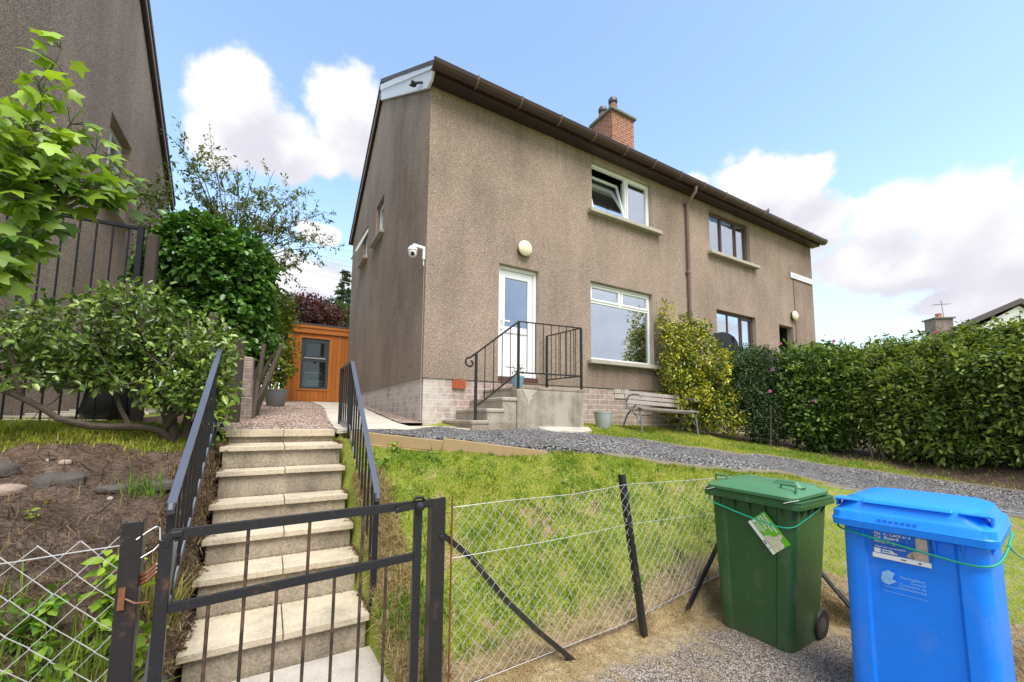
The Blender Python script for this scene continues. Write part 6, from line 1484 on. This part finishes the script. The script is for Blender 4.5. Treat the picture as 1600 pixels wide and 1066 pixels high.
# ------------------------------------------------------------------ grass, thatch and weeds
def blades(name, X, Y, hgt, c, label, cat, q, lean=.5, w=.006, m_=None, kind='stuff', zadd=0.0):
    n_ = len(X); Z = terrain(X, Y, False)+zadd; h_ = hgt*q.uniform(.5, 1.4, n_); a = q.uniform(0, 6.283, n_); ln_ = np.abs(q.normal(0, lean, n_))
    b = np.stack([X, Y, Z-.004], 1); s = np.stack([np.cos(a), np.sin(a), a*0], 1); d = np.stack([-np.sin(a)*ln_, np.cos(a)*ln_, np.ones(n_)], 1); d /= np.linalg.norm(d, axis=1)[:, None]
    ww = (w*q.uniform(.6, 1.4, n_))[:, None]; mid = b+d*(h_*.55)[:, None]; tip = b+d*h_[:, None]+np.stack([-np.sin(a), np.cos(a), a*0-.6], 1)*(h_*.25*ln_)[:, None]
    V = np.stack([b-s*ww*.5, b+s*ww*.5, mid+s*ww*.42, tip, mid-s*ww*.42], 1).reshape(-1, 3); i = np.arange(n_)*5
    F = np.concatenate([np.stack([i, i+1, i+2], 1), np.stack([i, i+2, i+4], 1), np.stack([i+4, i+2, i+3], 1)])
    return stuff(np_obj(name, V, F, m_ or M_BLADE, None, col=np.repeat(c, 5, 0)), label, cat)
def scatter(poly, n_, q, keep):
    lo_, hi_ = poly.min(0), poly.max(0); X = q.uniform(lo_[0], hi_[0], n_); Y = q.uniform(lo_[1], hi_[1], n_)
    k = inpoly(X, Y, poly) & keep(X, Y, q.random(n_)); return X[k], Y[k]
q = np.random.default_rng(101)
def gcol(X, Y, q, dryb=0.0):
    n1 = vn(X, Y, 1.7)*.55+vn(X, Y, 5.5)*.45; k = np.clip((n1-.5)*2.6+.5+q.normal(0, .22, len(X)), 0, 1)[:, None]
    g = np.array((.145, .275, .02))*(1-k)+np.array((.43, .46, .075))*k
    s_ = (q.random(len(X)) < .11+dryb)[:, None]; g = np.where(s_, np.array((.46, .38, .19))*q.uniform(.6, 1.1, (len(X), 1)), g)
    return g*q.uniform(.75, 1.2, (len(X), 1))
def dens(X, Y): return masks(X, Y)
X, Y = scatter(LAWN[:-2].copy() if False else LAWN, 520000, q, lambda x, y, r: (y > 2.24) & (x < 7.0) & ~((x > .78) & (x < 1.65) & (y > 4.5-.55*(x-.78))) & (r < np.clip(1.0-dens(x, y)[..., 2]*.92, .10, 1)*np.clip(1.2-.13*np.maximum(0, np.hypot(x, y)-3.2), .22, 1)))
blades('lawn_grass', X, Y, .022*(.65+.75*vn(X, Y, 4)), gcol(X, Y, q), 'short bright yellow green grass on the sloping lawn', 'grass', q, w=.0058)
X, Y = scatter(LAWN, 120000, q, lambda x, y, r: (y > 2.2) & (x < 5) & (r < dens(x, y)[..., 2]*.8))
blades('dry_thatch', X, Y, .03, np.array((.50, .40, .21))*q.uniform(.5, 1.15, (len(X), 1)), 'dry straw coloured thatch at the foot of the fence and in bare lawn patches', 'dry grass', q, lean=1.6, w=.004)
X, Y = scatter(UPLAWN, 150000, q, lambda x, y, r: (x < 8.9) & (y > .2) & (r < np.clip(1-dens(x, y)[..., 1]*.9-dens(x, y)[..., 2]*.5, .06, 1)))
blades('verge_grass', X, Y, .042, gcol(X, Y, q, .06), 'grass verge between the chippings path and the hedge', 'grass', q, w=.009)
LG = np.array([(-2.4, 4.72), (-.55, 4.62), (-.55, 5.55), (-2.4, 5.58)])
X, Y = scatter(LG, 16000, q, lambda x, y, r: r < np.clip((y-4.65)/.45, .1, 1))
blades('grass_strip', X, Y, .05, gcol(X, Y, q)*1.0, 'strip of bright grass along the foot of the iron fence', 'grass', q, w=.009)
TX, TY = q.uniform(.8, 3.76, 90000), 2.30-np.abs(q.normal(0, .26, 90000)); TX = np.r_[TX, 3.80-np.abs(q.normal(0, .22, 40000))]; TY = np.r_[TY, q.uniform(.2, 2.24, 40000)]
k_ = (q.random(len(TX)) < sm(vn(TX, TY, 5)*.5+vn(TX, TY, 14)*.5, .35, .75)*.9) & (TY > 1.1)
TX, TY = TX[k_], TY[k_]
blades('dry_moss', TX, TY, .008, np.array((.50, .39, .22))*q.uniform(.55, 1.15, (len(TX), 1)), 'tan dry moss and cut grass lying on the tarmac along the fence', 'dry moss', q, lean=3.0, w=.004, zadd=.027)
# dead roots and straw on the bank
BK = np.array([(-2.0, 2.25), (-.44, 2.25), (-.44, 4.9), (-2.0, 4.9)])
X, Y = scatter(BK, 9000, q, lambda x, y, r: r < .25+.75*(1-sm(y, 2.5, 3.6))*vn(x, y, 3)); cc_ = np.where((q.random(len(X)) < .45)[:, None], np.array((.34, .24, .13)), np.array((.10, .068, .045)))*q.uniform(.6, 1.2, (len(X), 1))
blades('dead_straw', X, Y, .085, cc_, 'dead straw and roots scattered over the soil bank', 'straw', q, lean=2.6, w=.005)
SG = np.array([(.68, 2.3), (.98, 2.3), (.95, 4.0), (.68, 4.0)])
X, Y = scatter(SG, 9000, q, lambda x, y, r: r < .9); blades('dead_straw', X, Y, .07, np.array((.46, .36, .2))*q.uniform(.5, 1.2, (len(X), 1)), 'dry pale grass hanging beside the right side of the steps', 'straw', q, lean=1.4, w=.005)
def tuft(x, y, n_, h_, c, label, r=.06, lean=.55, w=.008, name='grass_tuft'):
    X = x+q.normal(0, r, n_).clip(-1.6*r, 1.6*r); Y = y+q.normal(0, r, n_).clip(-1.6*r, 1.6*r); o = blades(name, X, Y, h_, np.array(c)*q.uniform(.7, 1.25, (n_, 1)), label, 'grass', q, lean=lean, w=w); del o['kind']; return o
c_ = at(232, 712, Y=3.95); tuft(c_[0], 3.95, 70, .16, (.14, .25, .03), 'tuft of long green grass on the stones of the bank', .06)
c_ = at(258, 865, Y=2.9); tuft(c_[0]-.06, 3.05, 160, .24, (.28, .27, .08), 'pale grass tuft beside the foot of the left railing', .07)
c_ = at(60, 960, Y=2.5); tuft(-.62, 2.5, 260, .22, (.17, .25, .035), 'long green grass behind the fence left of the gate post', .10)
tuft(-.95, 2.48, 240, .20, (.16, .24, .035), 'long green grass at the far left behind the chain link', .13)
tuft(-.50, 2.42, 160, .18, (.40, .33, .17), 'straw coloured grass low behind the left gate post', .08)
tuft(.86, 2.75, 240, .10, (.12, .26, .02), 'lush green clover tuft behind the right gate post', .10, w=.012)
def weed(x, y, H, nl, size, label, seed, c0=(.12, .24, .02), c1=(.36, .50, .05), spread=.07, z=None):
    q = np.random.default_rng(seed); b = np.array((x, y, tz(x, y) if z is None else z)); t = thing('weed', label, 'weed', b); mb = MB(); PP = []; OO = []
    for s_ in range(3 if H > .12 else 2):
        e = b+np.array((q.normal(0, spread), q.normal(0, spread), H*q.uniform(.6, 1))); X = limb(mb, [b, (b+e)/2+q.normal(0, .01, 3), e], .004, .002, 4, q, .003)
        for k in range(nl//3+1): p = X[q.integers(2, len(X))]; o = unit(q.normal(0, 1, 3)*(1, 1, .3)+(0, -.3, .2)); PP.append(p); OO.append(o)
    obj('stem', mb, M_STEMG, t); foliage(t, np.array(PP), np.array(OO), q.random(len(PP)), size, c0, c1, None, q=q, wid=.55, spread=.3)
weed(-.60, 2.75, .42, 60, .075, 'tall bright leafy weed behind the left gate post', 111)
weed(-.52, 2.62, .28, 40, .07, 'leafy weed low beside the left gate post', 112)
weed(-.86, 2.55, .26, 70, .055, 'round leaved weed behind the chain link at the left', 113, (.07, .16, .02), (.2, .34, .04), .10)
weed(-1.02, 2.5, .22, 70, .055, 'dark green weed patch at the left edge behind the chain link', 114, (.06, .13, .02), (.16, .28, .04), .10)
weed(-.70, 2.42, .30, 70, .05, 'spreading green weed in the middle of the left fence', 115, (.08, .18, .02), (.25, .38, .04), .12)
weed(-1.05, 3.35, .04, 9, .035, 'tiny seedling on the bare soil of the bank', 116)
weed(-.64, 3.35, .10, 16, .05, 'small leafy seedling on the bank below the stones', 117)
weed(-.42, 2.36, .36, 14, .06, 'round bright leaf beside the loose wire at the gate hinge', 118, z=-1.0)
weed(1.18, 4.22, .10, 40, .05, 'leafy weed under the first edging board', 119, (.10, .22, .02), (.32, .42, .05), .06)
weed(.98, 4.05, .08, 30, .05, 'leafy weed at the top of the lawn beside the railing', 120, (.08, .2, .02), (.26, .38, .05), .06)

# tufts in the lawn and litter in the corners of the steps
q = np.random.default_rng(131); TX = []; TY = []; TC = []
while len(TX) < 420:
    x, y = q.uniform(.8, 6.0), q.uniform(2.35, 4.4)
    if inpoly(np.array([x]), np.array([y]), LAWN)[0]:
        n_ = q.integers(14, 34); TX.append(x+q.normal(0, .028, n_)); TY.append(y+q.normal(0, .028, n_)); g_ = np.array(((.12, .25, .02), (.20, .33, .03), (.34, .40, .06), (.10, .20, .03))[q.integers(4)]); TC.append(g_*q.uniform(.7, 1.2, (n_, 1)))
TX = np.concatenate(TX); TY = np.concatenate(TY); blades('lawn_tufts', TX, TY, .042, np.concatenate(TC), 'longer grass tufts and clover dotted over the lawn', 'grass', q, lean=.9, w=.007)
yb_ = np.array([y_[0] for y_ in STEPS[1:]]); X = np.r_[-.36+np.abs(q.normal(0, .02, 900)), .66-np.abs(q.normal(0, .015, 500)), q.uniform(-.33, .64, 1500)]; Y = np.r_[q.uniform(2.95, 4.95, 1400), yb_[q.integers(0, 6, 1500)]+.032-np.abs(q.normal(0, .018, 1500))]; Zs = np.full(2900, ZS+.05)
for Yt, Zt in STEPS: Zs = np.where(Y > Yt+.036, Zt, Zs)
LV = np.stack([X, Y, Zs+.004], 1); V, F, c = leaves(LV, np.r_[np.full(1400, .026), np.full(1500, .011)], np.array(((.20, .13, .08),))*q.uniform(.3, 1.4, (2900, 1)), None, q, wid=.35, droop=.1, upb=1.5)
stuff(np_obj('leaf_litter', V, F, M_BLADE, None, col=c), 'brown leaf litter and grit in the corners of the steps', 'leaf litter')
X, Y = scatter(np.array([(-.62, 2.7), (-.34, 2.7), (-.34, 4.9), (-.62, 4.9)]), 5000, q, lambda x, y, r: r < .9)
blades('dead_straw', X, Y, .06, np.where((q.random(len(X)) < .4)[:, None], np.array((.36, .27, .15)), np.array((.16, .11, .075)))*q.uniform(.5, 1.2, (len(X), 1)), 'dead grass and roots hanging beside the left side of the steps', 'straw', q, lean=2.2, w=.005)
# debris on the bank
def twig(pts, r, label): tag(obj('twig', MB().tube(smooth3([at(*p) if False else np.array(p) for p in pts], 14), list(np.linspace(r, r*.5, 14)), 5), M_BARK), label, 'twig', 'dead twigs on the soil bank')
def on(px, py, Y, dz=.01):
    p = at(px, py, Y=Y); return np.array((p[0], Y, tz(p[0], Y)+dz))
twig([on(62, 708, 4.45), on(70, 722, 4.4), on(88, 727, 4.38)], .012, 'short orange brown twig lying above the large grey stone')
twig([on(126, 715, 4.4), on(145, 730, 4.3), on(162, 742, 4.2)], .007, 'thin bare twig right of the large grey stone')
twig([on(140, 780, 3.8), on(150, 800, 3.6), on(175, 785, 3.75)], .006, 'thin forked twig below the stones of the bank')
twig([on(88, 820, 3.2), on(96, 850, 3.0)], .005, 'pale straw coloured twig low on the bank')
p = on(80, 791, 3.7, .015); V, F, c = leaves(np.array([p]), np.array([.05]), np.array([(.62, .42, .02)]), None, rng, wid=.7)
tag(np_obj('fallen_leaf', V, F, M_LEAF, None, col=c), 'yellow fallen leaf on the bare soil', 'leaf')
for px, py, Y, lb in ((240, 738, 4.15, 'white pebble beside the left railing'), (75, 725, 4.4, 'tiny white pebble on the dark soil near the fence'), (172, 780, 3.8, 'small white pebble in the middle of the bank')):
    p = on(px, py, Y, .008); tag(obj('pebble', MB().lathe(p, [(.004, -.012), (.016, -.004), (.014, .008), (.004, .013)], 9), M_LANDING, smooth=True), lb, 'pebble')
